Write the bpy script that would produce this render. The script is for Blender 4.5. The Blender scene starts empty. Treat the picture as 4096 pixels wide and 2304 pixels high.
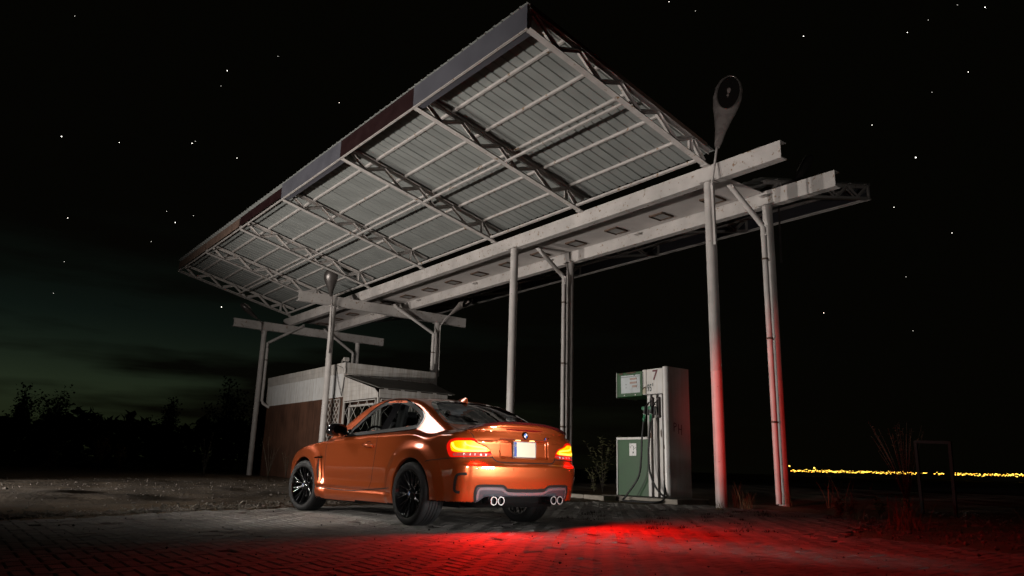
import bpy, bmesh, math, random
import numpy as np
from mathutils import Vector, Matrix
random.seed(7); RNG = np.random.default_rng(7)
sc = bpy.context.scene; COL = sc.collection
# ------------------------------------------------------------------ camera
cam = bpy.data.cameras.new("camera"); camo = bpy.data.objects.new("camera", cam); COL.objects.link(camo)
cam.sensor_width = 36.0; cam.lens = 25.84; cam.clip_start = .05; cam.clip_end = 3000
yaw, pitch, roll = math.radians(45)+.1256, .2387, .027
fw = Vector((math.cos(yaw)*math.cos(pitch), math.sin(yaw)*math.cos(pitch), math.sin(pitch)))
r0 = Vector((math.sin(yaw), -math.cos(yaw), 0)); u0 = r0.cross(fw)
rt = r0*math.cos(roll)+u0*math.sin(roll); up = -r0*math.sin(roll)+u0*math.cos(roll)
camo.matrix_world = Matrix(((rt.x, up.x, -fw.x, 0), (rt.y, up.y, -fw.y, 0), (rt.z, up.z, -fw.z, .64), (0, 0, 0, 1)))
sc.camera = camo
# ------------------------------------------------------------------ night sky: greenish afterglow low in the north west, dark clouds across it
world = bpy.data.worlds.new("World"); sc.world = world; world.use_nodes = True
wn = world.node_tree.nodes; wl = world.node_tree.links; wn.clear()
def W(t, **k):
    n = wn.new(t)
    for a, b in k.items(): setattr(n, a, b)
    return n
out = W('ShaderNodeOutputWorld'); bg = W('ShaderNodeBackground'); tc = W('ShaderNodeTexCoord')
sky = W('ShaderNodeTexSky'); sky.sky_type = 'NISHITA'; sky.sun_disc = False
sky.sun_elevation = math.radians(-5); sky.sun_rotation = math.radians(15); sky.altitude = 50
sep = W('ShaderNodeSeparateXYZ'); wl.new(tc.outputs['Generated'], sep.inputs[0])
def M(op, a, b=None, c=None):
    n = W('ShaderNodeMath', operation=op)
    for i, v in enumerate((a, b, c)):
        if v is None: continue
        if isinstance(v, (int, float)): n.inputs[i].default_value = v
        else: wl.new(v, n.inputs[i])
    return n.outputs[0]
gd = Vector((math.cos(yaw+.75), math.sin(yaw+.75), 0)).normalized()
dot = M('ADD', M('MULTIPLY', sep.outputs[0], gd.x), M('MULTIPLY', sep.outputs[1], gd.y))
az = M('POWER', M('MAXIMUM', dot, 0.0), 5.0)
el = M('POWER', M('MAXIMUM', M('SUBTRACT', 1.0, M('MULTIPLY', M('ABSOLUTE', M('SUBTRACT', sep.outputs[2], .085)), 4.2)), 0.0), 2.0)
mp = W('ShaderNodeMapping'); mp.inputs['Scale'].default_value = (1.6, 1.6, 11); mp.inputs['Location'].default_value = (.35, .1, .2)
wl.new(tc.outputs['Generated'], mp.inputs[0])
nz = W('ShaderNodeTexNoise'); nz.inputs['Scale'].default_value = 1.35; nz.inputs['Detail'].default_value = 5; nz.inputs['Roughness'].default_value = .5
wl.new(mp.outputs[0], nz.inputs[0])
cr = W('ShaderNodeValToRGB'); cr.color_ramp.elements[0].position = .44; cr.color_ramp.elements[1].position = .56
wl.new(nz.outputs[0], cr.inputs[0])
glow = M('MULTIPLY', M('MULTIPLY', M('MULTIPLY', az, el), 1.15), M('ADD', M('MULTIPLY', cr.outputs[0], .97), .03))
lowc = W('ShaderNodeMix', data_type='RGBA'); lowc.inputs[6].default_value = (.018, .024, .009, 1); lowc.inputs[7].default_value = (.006, .013, .010, 1)
wl.new(M('MINIMUM', M('MULTIPLY', M('MAXIMUM', sep.outputs[2], 0.0), 6.0), 1.0), lowc.inputs[0])
mul = W('ShaderNodeVectorMath', operation='SCALE'); wl.new(lowc.outputs[2], mul.inputs[0]); wl.new(glow, mul.inputs['Scale'])
base = W('ShaderNodeVectorMath', operation='ADD'); wl.new(mul.outputs[0], base.inputs[0]); base.inputs[1].default_value = (.00115, .00105, .00060)
skys = W('ShaderNodeVectorMath', operation='SCALE'); wl.new(sky.outputs[0], skys.inputs[0]); skys.inputs['Scale'].default_value = .003
add2 = W('ShaderNodeVectorMath', operation='ADD'); wl.new(base.outputs[0], add2.inputs[0]); wl.new(skys.outputs[0], add2.inputs[1])
wl.new(add2.outputs[0], bg.inputs[0]); bg.inputs[1].default_value = 1.0; wl.new(bg.outputs[0], out.inputs[0])
sc.view_settings.view_transform = 'Standard'; sc.view_settings.look = 'None'; sc.view_settings.gamma = 1; sc.view_settings.exposure = 0
sc.view_settings.use_curve_mapping = False
sc.render.engine = 'CYCLES'; sc.cycles.use_denoising = True
sc.cycles.max_bounces = 6; sc.cycles.diffuse_bounces = 3; sc.cycles.transparent_max_bounces = 12
sc.cycles.sample_clamp_indirect = 4
# ------------------------------------------------------------------ the photographer's torches (all out of frame)
def spot(name, loc, tgt, power, color, angle=60, blend=.8, size=.15):
    l = bpy.data.lights.new(name, 'SPOT'); l.energy = power; l.color = color; l.spot_size = math.radians(angle); l.spot_blend = blend; l.shadow_soft_size = size
    o = bpy.data.objects.new(name, l); COL.objects.link(o); o.location = loc
    o.rotation_euler = (Vector(tgt)-Vector(loc)).to_track_quat('-Z', 'Y').to_euler(); return o
def area(name, loc, tgt, power, color, sx, sy, spread=180):
    l = bpy.data.lights.new(name, 'AREA'); l.shape = 'RECTANGLE'; l.size = sx; l.size_y = sy; l.energy = power; l.color = color; l.spread = math.radians(spread)
    o = bpy.data.objects.new(name, l); COL.objects.link(o); o.location = loc
    o.rotation_euler = (Vector(tgt)-Vector(loc)).to_track_quat('-Z', 'Y').to_euler(); return o
WARM = (1, .93, .86)
spot("torch_canopy", (-6.5, 14.6, .38), (9.0, 17.0, 5.0), 6500, WARM, 90, .8, .15)
spot("torch_canopy_far", (-6.0, 19.5, .38), (10.0, 18.0, 5.6), 5600, WARM, 84, .9, .15)
area("torch_left", (-1.4, 17.0, 7.6), (4.2, 9.4, .3), 17, (1, .94, .87), 3.4, 1.8, 29)
spot("torch_paving", (-1.6, 16.6, 6.8), (3.7, 9.1, 0), 950, (1, .93, .82), 16, 1.0, .12)
area("torch_rear", (7.1, .7, .58), (4.7, 6.3, .72), 9, (1, .95, .92), .95, .6, 24)
area("torch_rear_fill", (1.7, -1.5, .6), (4.9, 6.3, 1.0), 6, (1, .96, .92), .9, .7, 18)
spot("torch_lamp_head", (-3.2, 3.6, 1.0), (12.4, 8.7, 8.1), 1500, (1, .90, .86), 14, 1.0, .25)
spot("torch_far_wing", (2.4, -1.9, .9), (17.0, 11.2, 7.6), 800, WARM, 30, 1.0, .15)
spot("torch_side", (-3.0, 5.4, 2.1), (4.3, 8.5, .6), 2100, (1, .95, .88), 21, 1.0, .10)
spot("torch_kiosk", (-4.5, 15.6, .6), (12.0, 24.6, 3.2), 650, WARM, 26, 1.0, .15)
# ------------------------------------------------------------------ helpers
def tag(o, label=None, cat=None, group=None, kind=None):
    if label: o['label'] = label
    if cat: o['category'] = cat
    if group: o['group'] = group
    if kind: o['kind'] = kind
    return o
def empty(name, loc=(0, 0, 0), rz=0, parent=None):
    o = bpy.data.objects.new(name, None); COL.objects.link(o); o.location = loc; o.rotation_euler = (0, 0, rz); o.empty_display_size = .2
    if parent: o.parent = parent
    return o
def link(name, me, parent=None, loc=None, rot=None):
    o = bpy.data.objects.new(name, me); COL.objects.link(o)
    if parent: o.parent = parent
    if loc is not None: o.location = loc
    if rot is not None: o.rotation_euler = rot
    return o
def meshdata(name, V, F, mat=None, smooth=False):
    me = bpy.data.meshes.new(name); me.from_pydata([tuple(map(float, v)) for v in V], [], [tuple(int(i) for i in f) for f in F]); me.update()
    if mat is not None: me.materials.append(mat)
    if smooth: me.polygons.foreach_set('use_smooth', [True]*len(me.polygons))
    return me
def frame_from(d):
    d = Vector(d).normalized(); a = Vector((0, 0, 1)) if abs(d.z) < .95 else Vector((1, 0, 0))
    s = d.cross(a).normalized(); return s, s.cross(d).normalized(), d
class MB:
    def __init__(s): s.V = []; s.F = []
    def add(s, V, F):
        n = len(s.V); s.V += [tuple(v) for v in V]; s.F += [tuple(i+n for i in f) for f in F]; return s
    def box(s, c, d, R=None, ch=0):
        x, y, z = d[0]/2, d[1]/2, d[2]/2
        if ch <= 0:
            V = [(sx*x, sy*y, sz*z) for sz in (-1, 1) for sy in (-1, 1) for sx in (-1, 1)]
            F = [(0, 2, 3, 1), (4, 5, 7, 6), (0, 1, 5, 4), (2, 6, 7, 3), (0, 4, 6, 2), (1, 3, 7, 5)]
        else:
            V = []; 
            for sz in (-1, 1):
                for sy in (-1, 1):
                    for sx in (-1, 1):
                        V += [(sx*x, sy*(y-ch), sz*(z-ch)), (sx*(x-ch), sy*y, sz*(z-ch)), (sx*(x-ch), sy*(y-ch), sz*z)]
            bm = bmesh.new(); vs = [bm.verts.new(v) for v in V]; bmesh.ops.convex_hull(bm, input=vs)
            bmesh.ops.dissolve_limit(bm, angle_limit=.01, verts=bm.verts, edges=bm.edges)
            bm.verts.ensure_lookup_table(); bm.verts.index_update()
            V = [v.co[:] for v in bm.verts]; F = [[v.index for v in f.verts] for f in bm.faces]; bm.free()
        V = [Vector(v) for v in V]
        if R is not None: V = [R @ v for v in V]
        c = Vector(c); return s.add([v+c for v in V], F)
    def bar(s, p, q, w, h, up=None):
        p = Vector(p); q = Vector(q); d = (q-p); L = d.length; d.normalize()
        u = Vector(up) if up is not None else (Vector((0, 0, 1)) if abs(d.z) < .95 else Vector((1, 0, 0)))
        a = d.cross(u).normalized(); b = a.cross(d)
        R = Matrix((a, d, b)).transposed(); return s.box((p+q)/2, (w, L, h), R)
    def angle(s, p, q, w, t, up=None, flip=1):
        p = Vector(p); q = Vector(q); d = (q-p).normalized()
        u = Vector(up) if up is not None else Vector((0, 0, 1)); a = d.cross(u).normalized()*flip; b = (a.cross(d)).normalized()*flip
        o = [(0, 0), (w, 0), (w, t), (t, t), (t, w), (0, w)]
        V = [p+a*x+b*y for x, y in o]+[q+a*x+b*y for x, y in o]
        F = [(i, (i+1) % 6, (i+1) % 6+6, i+6) for i in range(6)]+[(5, 4, 3, 2, 1, 0), (6, 7, 8, 9, 10, 11)]
        return s.add(V, F)
    def tube(s, path, r, n=10, caps=True):
        path = [Vector(p) for p in path]; m = len(path); rr = r if isinstance(r, (list, tuple)) else [r]*m
        prev = None; V = []
        for i, p in enumerate(path):
            d = (path[min(i+1, m-1)]-path[max(i-1, 0)]).normalized()
            if prev is None: a, b, _ = frame_from(d)
            else:
                a = (prev-d*prev.dot(d)).normalized(); b = d.cross(a)
            prev = a
            for k in range(n):
                t = 2*math.pi*k/n; V.append(p+a*math.cos(t)*rr[i]+b*math.sin(t)*rr[i])
        F = [(i*n+k, i*n+(k+1) % n, (i+1)*n+(k+1) % n, (i+1)*n+k) for i in range(m-1) for k in range(n)]
        if caps: F += [tuple(range(n-1, -1, -1)), tuple((m-1)*n+k for k in range(n))]
        return s.add(V, F)
    def lathe(s, prof, n=48, axis='y', c=(0, 0, 0), closed=False):
        V = []
        for r, h in prof:
            for k in range(n):
                t = 2*math.pi*k/n
                V.append({'y': (r*math.cos(t), h, r*math.sin(t)), 'z': (r*math.cos(t), r*math.sin(t), h), 'x': (h, r*math.cos(t), r*math.sin(t))}[axis])
        m = len(prof); F = []
        for i in range(m-1 if not closed else m):
            j = (i+1) % m
            for k in range(n): F.append((i*n+k, i*n+(k+1) % n, j*n+(k+1) % n, j*n+k))
        c = Vector(c); return s.add([Vector(v)+c for v in V], F)
    def poly(s, pts, n, d):
        """flat outline pts (3D, planar) thickened by d along n"""
        n = Vector(n).normalized()*d; m = len(pts); P = [Vector(p) for p in pts]
        return s.add(P+[p+n for p in P], [tuple(range(m-1, -1, -1)), tuple(range(m, 2*m))]+[(i, (i+1) % m, (i+1) % m+m, i+m) for i in range(m)])
    def build(s, name, mat, parent=None, loc=None, rot=None, smooth=False, kind=None, fix=True):
        me = meshdata(name, s.V, s.F, mat, False)
        if fix:
            bm = bmesh.new(); bm.from_mesh(me); bmesh.ops.recalc_face_normals(bm, faces=bm.faces); bm.to_mesh(me); bm.free()
        if smooth:
            me.polygons.foreach_set('use_smooth', [True]*len(me.polygons)); me.set_sharp_from_angle(angle=math.radians(38))
        o = link(name, me, parent, loc, rot)
        if kind: o['kind'] = kind
        return o
def inst(o, parent=None, loc=None, rot=None, name=None):
    c = o.copy(); COL.objects.link(c)
    if name: c.name = name
    if parent is not None: c.parent = parent
    if loc is not None: c.location = loc
    if rot is not None: c.rotation_euler = rot
    return c
def copy_tree(o, parent=None):
    c = o.copy(); COL.objects.link(c); c.parent = parent
    for ch in list(o.children): copy_tree(ch, c)
    return c
# ------------------------------------------------------------------ materials
def mat(name, col, rough=.6, metal=0, coat=0, spec=.5, var=0, vscale=4, bump=0, bscale=30, spots=None, spot_amt=.62, spot_scale=9, emit=None, estr=0, streak=0, ior=None):
    m = bpy.data.materials.new(name); m.use_nodes = True; n = m.node_tree.nodes; l = m.node_tree.links; b = n['Principled BSDF']
    b.inputs['Base Color'].default_value = (*col, 1); b.inputs['Roughness'].default_value = rough; b.inputs['Metallic'].default_value = metal
    b.inputs['Specular IOR Level'].default_value = spec; b.inputs['Coat Weight'].default_value = coat; b.inputs['Coat Roughness'].default_value = .03
    if emit: b.inputs['Emission Color'].default_value = (*emit, 1); b.inputs['Emission Strength'].default_value = estr
    if var or spots or bump or streak:
        tc = n.new('ShaderNodeTexCoord'); src = tc.outputs['Object']; colout = None
        if var:
            t = n.new('ShaderNodeTexNoise'); t.inputs['Scale'].default_value = vscale; t.inputs['Detail'].default_value = 6; l.new(src, t.inputs[0])
            r = n.new('ShaderNodeValToRGB'); r.color_ramp.elements[0].position = .3; r.color_ramp.elements[1].position = .7
            r.color_ramp.elements[0].color = (*[c*(1-var) for c in col], 1); r.color_ramp.elements[1].color = (*[min(1, c*(1+var*.7)) for c in col], 1)
            l.new(t.outputs[0], r.inputs[0]); colout = r.outputs[0]
            rr = n.new('ShaderNodeMapRange'); rr.inputs[3].default_value = max(.02, rough-.12); rr.inputs[4].default_value = min(1, rough+.12); l.new(t.outputs[0], rr.inputs[0]); l.new(rr.outputs[0], b.inputs['Roughness'])
        if streak:
            mp = n.new('ShaderNodeMapping'); mp.inputs['Scale'].default_value = (14, 14, .8); l.new(src, mp.inputs[0])
            t = n.new('ShaderNodeTexNoise'); t.inputs['Scale'].default_value = 1; t.inputs['Detail'].default_value = 4; l.new(mp.outputs[0], t.inputs[0])
            r = n.new('ShaderNodeValToRGB'); r.color_ramp.elements[0].position = .35; r.color_ramp.elements[1].position = .6
            k = 1-streak; r.color_ramp.elements[0].color = (k, k*.95, k*.88, 1); r.color_ramp.elements[1].color = (1, 1, 1, 1); l.new(t.outputs[0], r.inputs[0])
            mx = n.new('ShaderNodeMix'); mx.data_type = 'RGBA'; mx.blend_type = 'MULTIPLY'; mx.inputs[0].default_value = 1
            if colout: l.new(colout, mx.inputs[6])
            else: mx.inputs[6].default_value = (*col, 1)
            l.new(r.outputs[0], mx.inputs[7]); colout = mx.outputs[2]
        if spots:
            t = n.new('ShaderNodeTexNoise'); t.inputs['Scale'].default_value = spot_scale; t.inputs['Detail'].default_value = 9; t.inputs['Roughness'].default_value = .68; l.new(src, t.inputs[0])
            r = n.new('ShaderNodeValToRGB'); r.color_ramp.elements[0].position = spot_amt; r.color_ramp.elements[1].position = spot_amt+.025
            l.new(t.outputs[0], r.inputs[0]); mx = n.new('ShaderNodeMix'); mx.data_type = 'RGBA'; l.new(r.outputs[0], mx.inputs[0])
            if colout: l.new(colout, mx.inputs[6])
            else: mx.inputs[6].default_value = (*col, 1)
            mx.inputs[7].default_value = (*spots, 1); colout = mx.outputs[2]
        if colout: l.new(colout, b.inputs['Base Color'])
        if bump:
            t = n.new('ShaderNodeTexNoise'); t.inputs['Scale'].default_value = bscale; t.inputs['Detail'].default_value = 6; l.new(src, t.inputs[0])
            bp = n.new('ShaderNodeBump'); bp.inputs['Strength'].default_value = bump; bp.inputs['Distance'].default_value = .02; l.new(t.outputs[0], bp.inputs['Height']); l.new(bp.outputs[0], b.inputs['Normal'])
    return m
def glass_mat(name, tint, gloss=.02, refl=1.0):
    m = bpy.data.materials.new(name); m.use_nodes = True; n = m.node_tree.nodes; l = m.node_tree.links; n.clear()
    o = n.new('ShaderNodeOutputMaterial'); t = n.new('ShaderNodeBsdfTransparent'); t.inputs[0].default_value = (*tint, 1)
    g = n.new('ShaderNodeBsdfGlossy'); g.inputs['Roughness'].default_value = gloss; g.inputs[0].default_value = (refl, refl, refl, 1)
    lw = n.new('ShaderNodeLayerWeight'); lw.inputs[0].default_value = .5; pw = n.new('ShaderNodeMath'); pw.operation = 'POWER'; pw.inputs[1].default_value = 4.5
    ma = n.new('ShaderNodeMath'); ma.operation = 'MULTIPLY_ADD'; ma.inputs[1].default_value = .95; ma.inputs[2].default_value = .045; x = n.new('ShaderNodeMixShader')
    l.new(lw.outputs['Facing'], pw.inputs[0]); l.new(pw.outputs[0], ma.inputs[0]); l.new(ma.outputs[0], x.inputs[0]); l.new(t.outputs[0], x.inputs[1]); l.new(g.outputs[0], x.inputs[2]); l.new(x.outputs[0], o.inputs[0]); return m
RUST = (.16, .075, .03)
m_steel = mat('painted_steel', (.46, .43, .41), .5, var=.16, vscale=3, spots=RUST, spot_amt=.66, spot_scale=7, bump=.12, bscale=40)
m_beam = mat('beam_paint', (.46, .43, .41), .5, var=.2, vscale=1.6, spots=(.20, .12, .06), spot_amt=.60, spot_scale=11, bump=.15, bscale=30)
m_chord = mat('truss_paint', (.44, .41, .39), .55, var=.18, vscale=4, spots=(.20, .12, .06), spot_amt=.60, spot_scale=8)
m_brown = mat('primer_brown_steel', (.13, .085, .065), .6, var=.25, vscale=4)
m_sheet = mat('grey_roof_sheet', (.23, .24, .23), .5, var=.16, vscale=1.1, spots=(.15, .135, .12), spot_amt=.70, spot_scale=2.2)
m_fasg = mat('grey_fascia', (.085, .085, .10), .45, var=.12, vscale=2, spots=(.25, .24, .23), spot_amt=.72, spot_scale=6)
m_fasr = mat('maroon_fascia', (.014, .0025, .003), .5, var=.2, vscale=3)
m_soffit = mat('soffit_white', (.50, .46, .44), .6, var=.12, vscale=2, streak=0, spots=(.3, .27, .25), spot_amt=.72, spot_scale=3)
m_recess = mat('lamp_recess_grey', (.26, .25, .24), .6)
m_dark = mat('black_rubber', (.012, .012, .012), .6)
m_rust = mat('rusty_clamp', (.07, .04, .025), .8, var=.4)
m_alu = mat('weathered_lamp_metal', (.36, .32, .30), .28, metal=.1, var=.2, vscale=6)
# ------------------------------------------------------------------ filling station canopy
can = tag(empty('station_canopy', (13, 19, 0)), 'abandoned filling station canopy with butterfly roof, open trusses and round white columns', 'canopy')
def K(o):   # world-coordinate part kept in place under the canopy root
    o.parent = can; o.location = Vector(o.location)-Vector((13, 19, 0)); return o
YT = [8.84, 12.64, 16.18, 20.10, 23.80, 27.55, 31.24]
XF, ZF, XI, ZI = 7.056, 8.014, 11.86, 6.86
HT = .40
# main beams, lying channels with the web towards the photographer
def channel(name, a, b, h, fl, n, t=.016, m=None):
    """beam from a to b (bottom web line), height h, flanges fl wide along n"""
    a = Vector(a); b = Vector(b); n = Vector(n); z = Vector((0, 0, 1)); mb = MB()
    pr = [(0, 0), (fl, 0), (fl, .022), (t, .022), (t, h-.022), (fl, h-.022), (fl, h), (0, h)]
    V = [a+n*x+z*y for x, y in pr]+[b+n*x+z*y for x, y in pr]; k = len(pr)
    mb.add(V, [(i, (i+1) % k, (i+1) % k+k, i+k) for i in range(k)]+[tuple(range(k-1, -1, -1)), tuple(range(k, 2*k))])
    return mb.build(name, m or m_beam)
ZB, HB = 6.4988, .355
for x, y0, fl in ((11.937, 7.15, .20), (14.046, 7.22, .20)):
    b = K(channel('main_beam', (x, y0, ZB), (x, 32.2, ZB), HB, fl, (1, 0, 0)))
    s = MB()
    for y in (9.0, 15.4, 24.6, 31.4): s.box((x+.10, y, ZB+HB/2), (.17, .012, HB-.05))
    o = s.build('stiffener_plate', m_beam, b)
ZP, HP = ZB-.358, .353
for y in (24.521, 31.4845):
    K(channel('cross_beam', (9.543, y, ZP), (16.683, y, ZP), HP, .18, (0, 1, 0)))
# columns
def column(x, y, h, n=28):
    mb = MB(); r = .1095
    mb.lathe([(r, 0), (r, 2.55), (r+.003, 2.555), (r+.003, 2.57), (r, 2.575), (r, h-.02)], n, 'z')
    mb.box((0, 0, h-.009), (.30, .30, .018));
    o = mb.build('column', m_steel, smooth=True, loc=(x, y, 0)); return K(o)
for x, y, h in ((11.975, 8.842, ZB), (14.06, 8.842, ZB), (11.975, 15.3635, ZB), (14.06, 15.3635, ZB), (10.914, 24.62, ZP), (15.376, 24.62, ZP), (10.914, 31.58, ZP), (15.376, 31.58, ZP)):
    column(x, y, h)
# downpipes
def downpipe(top, y, colx, zj, bottom=.05, r=.062, side=-1, kick=None, ztop=ZB+.30):
    mb = MB(); px = colx+side*.29
    a = Vector((top, y+(.27 if kick is None and y < 20 else 0), ztop)); j = Vector((px, y-.02, zj)); d = (j-a).normalized()
    path = [a+Vector((0, 0, .05)), a, a+d*.06, j-d*.08, j+Vector((0, 0, -.02)), j+Vector((0, 0, -.12))]
    if kick is None: path.append(Vector((px, y-.02, bottom)))
    else: path += [Vector((px, y-.02, kick)), Vector((px+.06, y-.04, kick-.12)), Vector((px+.75, y-.35, kick-.55))]
    mb.tube(path, r, 14)
    mb.tube([a+Vector((0, 0, .02)), a+d*.10], r+.008, 14); mb.tube([j+Vector((0, 0, .02)), j+Vector((0, 0, -.22))], r+.008, 14)
    o = K(mb.build('downpipe', m_steel, smooth=True)); z = zj-.75; 
    while z > max(bottom, (kick or 0))+.2:
        c = MB(); c.lathe([(r+.004, -.02), (r+.012, -.02), (r+.012, .02), (r+.004, .02)], 14, 'z', (px, y-.02, z)); c.box((px-side*.08, y-.02, z), (.09, .03, .03)); c.build('pipe_clamp', m_rust, o); z -= 1.75
    return o
downpipe(13.0, 8.80, 14.06, 5.93); downpipe(13.0, 15.34, 14.06, 6.0); downpipe(13.3, 24.42, 15.376, 5.65, ztop=6.5); downpipe(12.6, 31.42, 10.914, 5.58, kick=3.1, side=.5, ztop=6.55); downpipe(13.6, 31.42, 15.376, 5.6, ztop=6.5)
# flat soffit with sunk light boxes between the beams
yy = 8.9; k = 0
LX = [12.38+.14, 13.52]
sy = [9.9+1.55*i for i in range(15)]
while yy < 32:
    y1 = min(yy+3.72, 32.1); p = MB(); p.box((13.07, (yy+y1)/2, ZB+HB-.035), (1.86, y1-yy-.006, .012)); o = K(p.build('soffit_panel', m_soffit)); yy = y1
rec = None
for y in sy:
    for x in LX:
        if rec is None:
            f = MB(); w, d = .40, .045
            for s_ in (-1, 1):
                f.box((0, s_*(w/2), 0), (w+.05, .022, d)); f.box((s_*(w/2), 0, 0), (.022, w-.022, d))
            rec = f.build('light_box_frame', m_rust); p = MB(); p.box((0, 0, .006), (w-.024, w-.024, .01)); q = p.build('light_box_panel', m_recess, rec); K(rec); rec.location = Vector((x, y, ZB+HB-.062))-Vector((13, 19, 0))
        else:
            c = inst(rec, loc=Vector((x, y, ZB+HB-.062))-Vector((13, 19, 0))); inst(rec.children[0], c)
# trusses
def make_truss(mirror=False):
    s = -1 if mirror else 1
    root = bpy.data.objects.new('truss', None); COL.objects.link(root)
    P = lambda u, v, y=0: Vector((s*(u*(XI-XF)), y, u*(ZI-ZF)+v))     # u 0..1 outer to inner, v above bottom chord
    bc = MB(); bc.bar(P(0, .0), P(1.0, .0), .145, .012); bc.bar(P(0, .042, .0), P(1.0, .042, .0), .014, .072)
    bc.box(P(1.02, .01), (.30, .17, .02)); bc.build('bottom_chord', m_chord, root)
    tcd = MB(); tcd.bar(P(0, HT), P(1.03, HT), .13, .012); tcd.bar(P(0, HT-.046), P(1.03, HT-.046), .014, .08); tcd.build('top_chord', m_chord, root)
    mem = []
    v = MB(); v.bar(P(.004, .006), P(.004, HT-.006), .06, .06); v.build('end_post', m_chord, root)
    nd = [.03, .14, .25, .36, .47, .58, .69, .80, .90]
    for i in range(8):
        a, b = ((nd[i], HT-.05), (nd[i+1], .05)) if i % 2 == 0 else ((nd[i], .05), (nd[i+1], HT-.05)); mem.append((P(*a), P(*b)))
    mem.append((P(.905, HT-.05), P(.905, .05))); mem.append((P(.92, HT-.05), P(.985, .05)))
    for k, (a, b) in enumerate(mem):
        m = MB(); yo = .016
        m.angle(a+Vector((0, yo, 0)), b+Vector((0, yo, 0)), .058, .008, (0, 1, 0)); m.angle(a-Vector((0, yo, 0)), b-Vector((0, yo, 0)), .058, .008, (0, -1, 0))
        m.build('web_member', m_chord, root)
    return root
def copy_tr(src):
    c = src.copy(); COL.objects.link(c)
    for ch in src.children: inst(ch, c)
    return c
BX = 25.985-0.0   # mirrored outer edge of the far wing
tA = make_truss(False); tB = make_truss(True)
for i, y in enumerate(YT):
    a = tA if i == 0 else copy_tr(tA); a.parent = can; a.location = Vector((XF, y, ZF))-Vector((13, 19, 0))
    b = tB if i == 0 else copy_tr(tB); b.parent = can; b.location = Vector((BX-XF, y, ZF-.14))-Vector((13, 19, 0))
def slope(u, v, far=False):
    x = XF+u*(XI-XF); z = ZF+u*(ZI-ZF)+v
    return (BX-x, z-.14) if far else (x, z)
Y0, Y1 = 8.79, 31.29
for far in (False, True):
    for u in (.012, .19, .37, .55, .73, .91):
        for i in range(6):
            x, z = slope(u, HT+.032, far); p = MB(); s = -1 if far else 1
            p.box((x, (YT[i]+YT[i+1])/2, z), (.012, YT[i+1]-YT[i]-.004, .056)); p.box((x+s*.028, (YT[i]+YT[i+1])/2, z-.023), (.042, YT[i+1]-YT[i]-.004, .01))
            K(p.build('purlin', m_chord))
    for i in range(6):   # ties running from bottom chord to bottom chord
        x, z = slope(.50, .012, far); p = MB(); p.box((x, (YT[i]+YT[i+1])/2, z), (.055, YT[i+1]-YT[i]-.12, .045)); K(p.build('tie_bar', m_chord))
        x, z = slope(.965, .04, far); p = MB(); p.box((x, (YT[i]+YT[i+1])/2, z), (.07, YT[i+1]-YT[i]-.12, .05)); K(p.build('tie_bar', m_chord))
# corrugated roof sheets
def sheet_mesh(w):
    V = []; F = []; prof = []; n = 4; p = w/n; h = .020
    for i in range(n): prof += [(i*p, 0), (i*p+p*.66, 0), (i*p+p*.74, h), (i*p+p*.92, h)]
    prof.append((w, 0)); L = 1.06; 
    for u in (-.014, L):
        for y, z in prof:
            V.append((u*(XI-XF), y, u*(ZI-ZF)+z))
    m = len(prof)
    for i in range(m-1): F.append((i, i+1, m+i+1, m+i))
    V2 = [(a, b, c+.004) for a, b, c in V]; k = len(V); V += V2; F += [tuple(q+k for q in f[::-1]) for f in F]
    for i in range(m-1): F.append((i, i+k, i+1+k, i+1)); F.append((m+i, m+i+1, m+i+1+k, m+i+k))
    return V, F
w = (Y1-Y0)/22
V, F = sheet_mesh(w-.007); meA = meshdata('roof_sheet', V, F, m_sheet); meB = meshdata('roof_sheet', [(-a, b, c) for a, b, c in V], [f[::-1] for f in F], m_sheet)
for i in range(22):
    dz = .004*(i % 2)
    link('roof_sheet', meA, can, Vector((XF, Y0+i*w, ZF+HT+.062+dz))-Vector((13, 19, 0)))
    link('roof_sheet', meB, can, Vector((BX-XF, Y0+i*w, ZF-.14+HT+.062+dz))-Vector((13, 19, 0)))
# fascia: grey, maroon, grey, then open and stripped bays
for i in range(6):
    y0, y1 = YT[i], YT[i+1]
    if i == 0: y0 -= .03
    if i in (0, 1, 2):
        m = (m_fasg, m_fasr, m_fasg)[i]; p = MB(); p.box((XF-.045, (y0+y1)/2, ZF+.235), (.006, y1-y0-.008, .455))
        if i != 1: p.box((XF+.07, (y0+y1)/2, ZF+.012), (.20, y1-y0-.008, .006))
        K(p.build('fascia_panel', m))
    else:
        p = MB(); p.box((XF-.03, (y0+y1)/2, ZF+.235), (.006, y1-y0-.06, .30)); K(p.build('fascia_panel', m_brown if i > 3 else m_fasr))
    p = MB(); p.box((XF-.02, (y0+y1)/2, ZF-.004), (.05, y1-y0-.006, .018)); K(p.build('fascia_trim', m_chord))
    p = MB(); p.box((BX-XF+.04, (y0+y1)/2, ZF-.14+.235), (.006, y1-y0-.008, .455)); K(p.build('fascia_panel', m_fasg))
    p = MB(); p.box((BX-XF-.05, (y0+y1)/2, ZF-.14-.004), (.16, y1-y0-.006, .018)); K(p.build('fascia_trim', m_chord))
# rusted end plate on the gable trusses facing the road
p = MB(); p.bar((XF-.02, 8.77, ZF+HT+.03), (XI, 8.77, ZI+HT+.03), .004, .09); K(p.build('gable_flashing', m_brown))
m_bez = mat('bezel_metal', (.55, .50, .46), .25, metal=.7)
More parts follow.
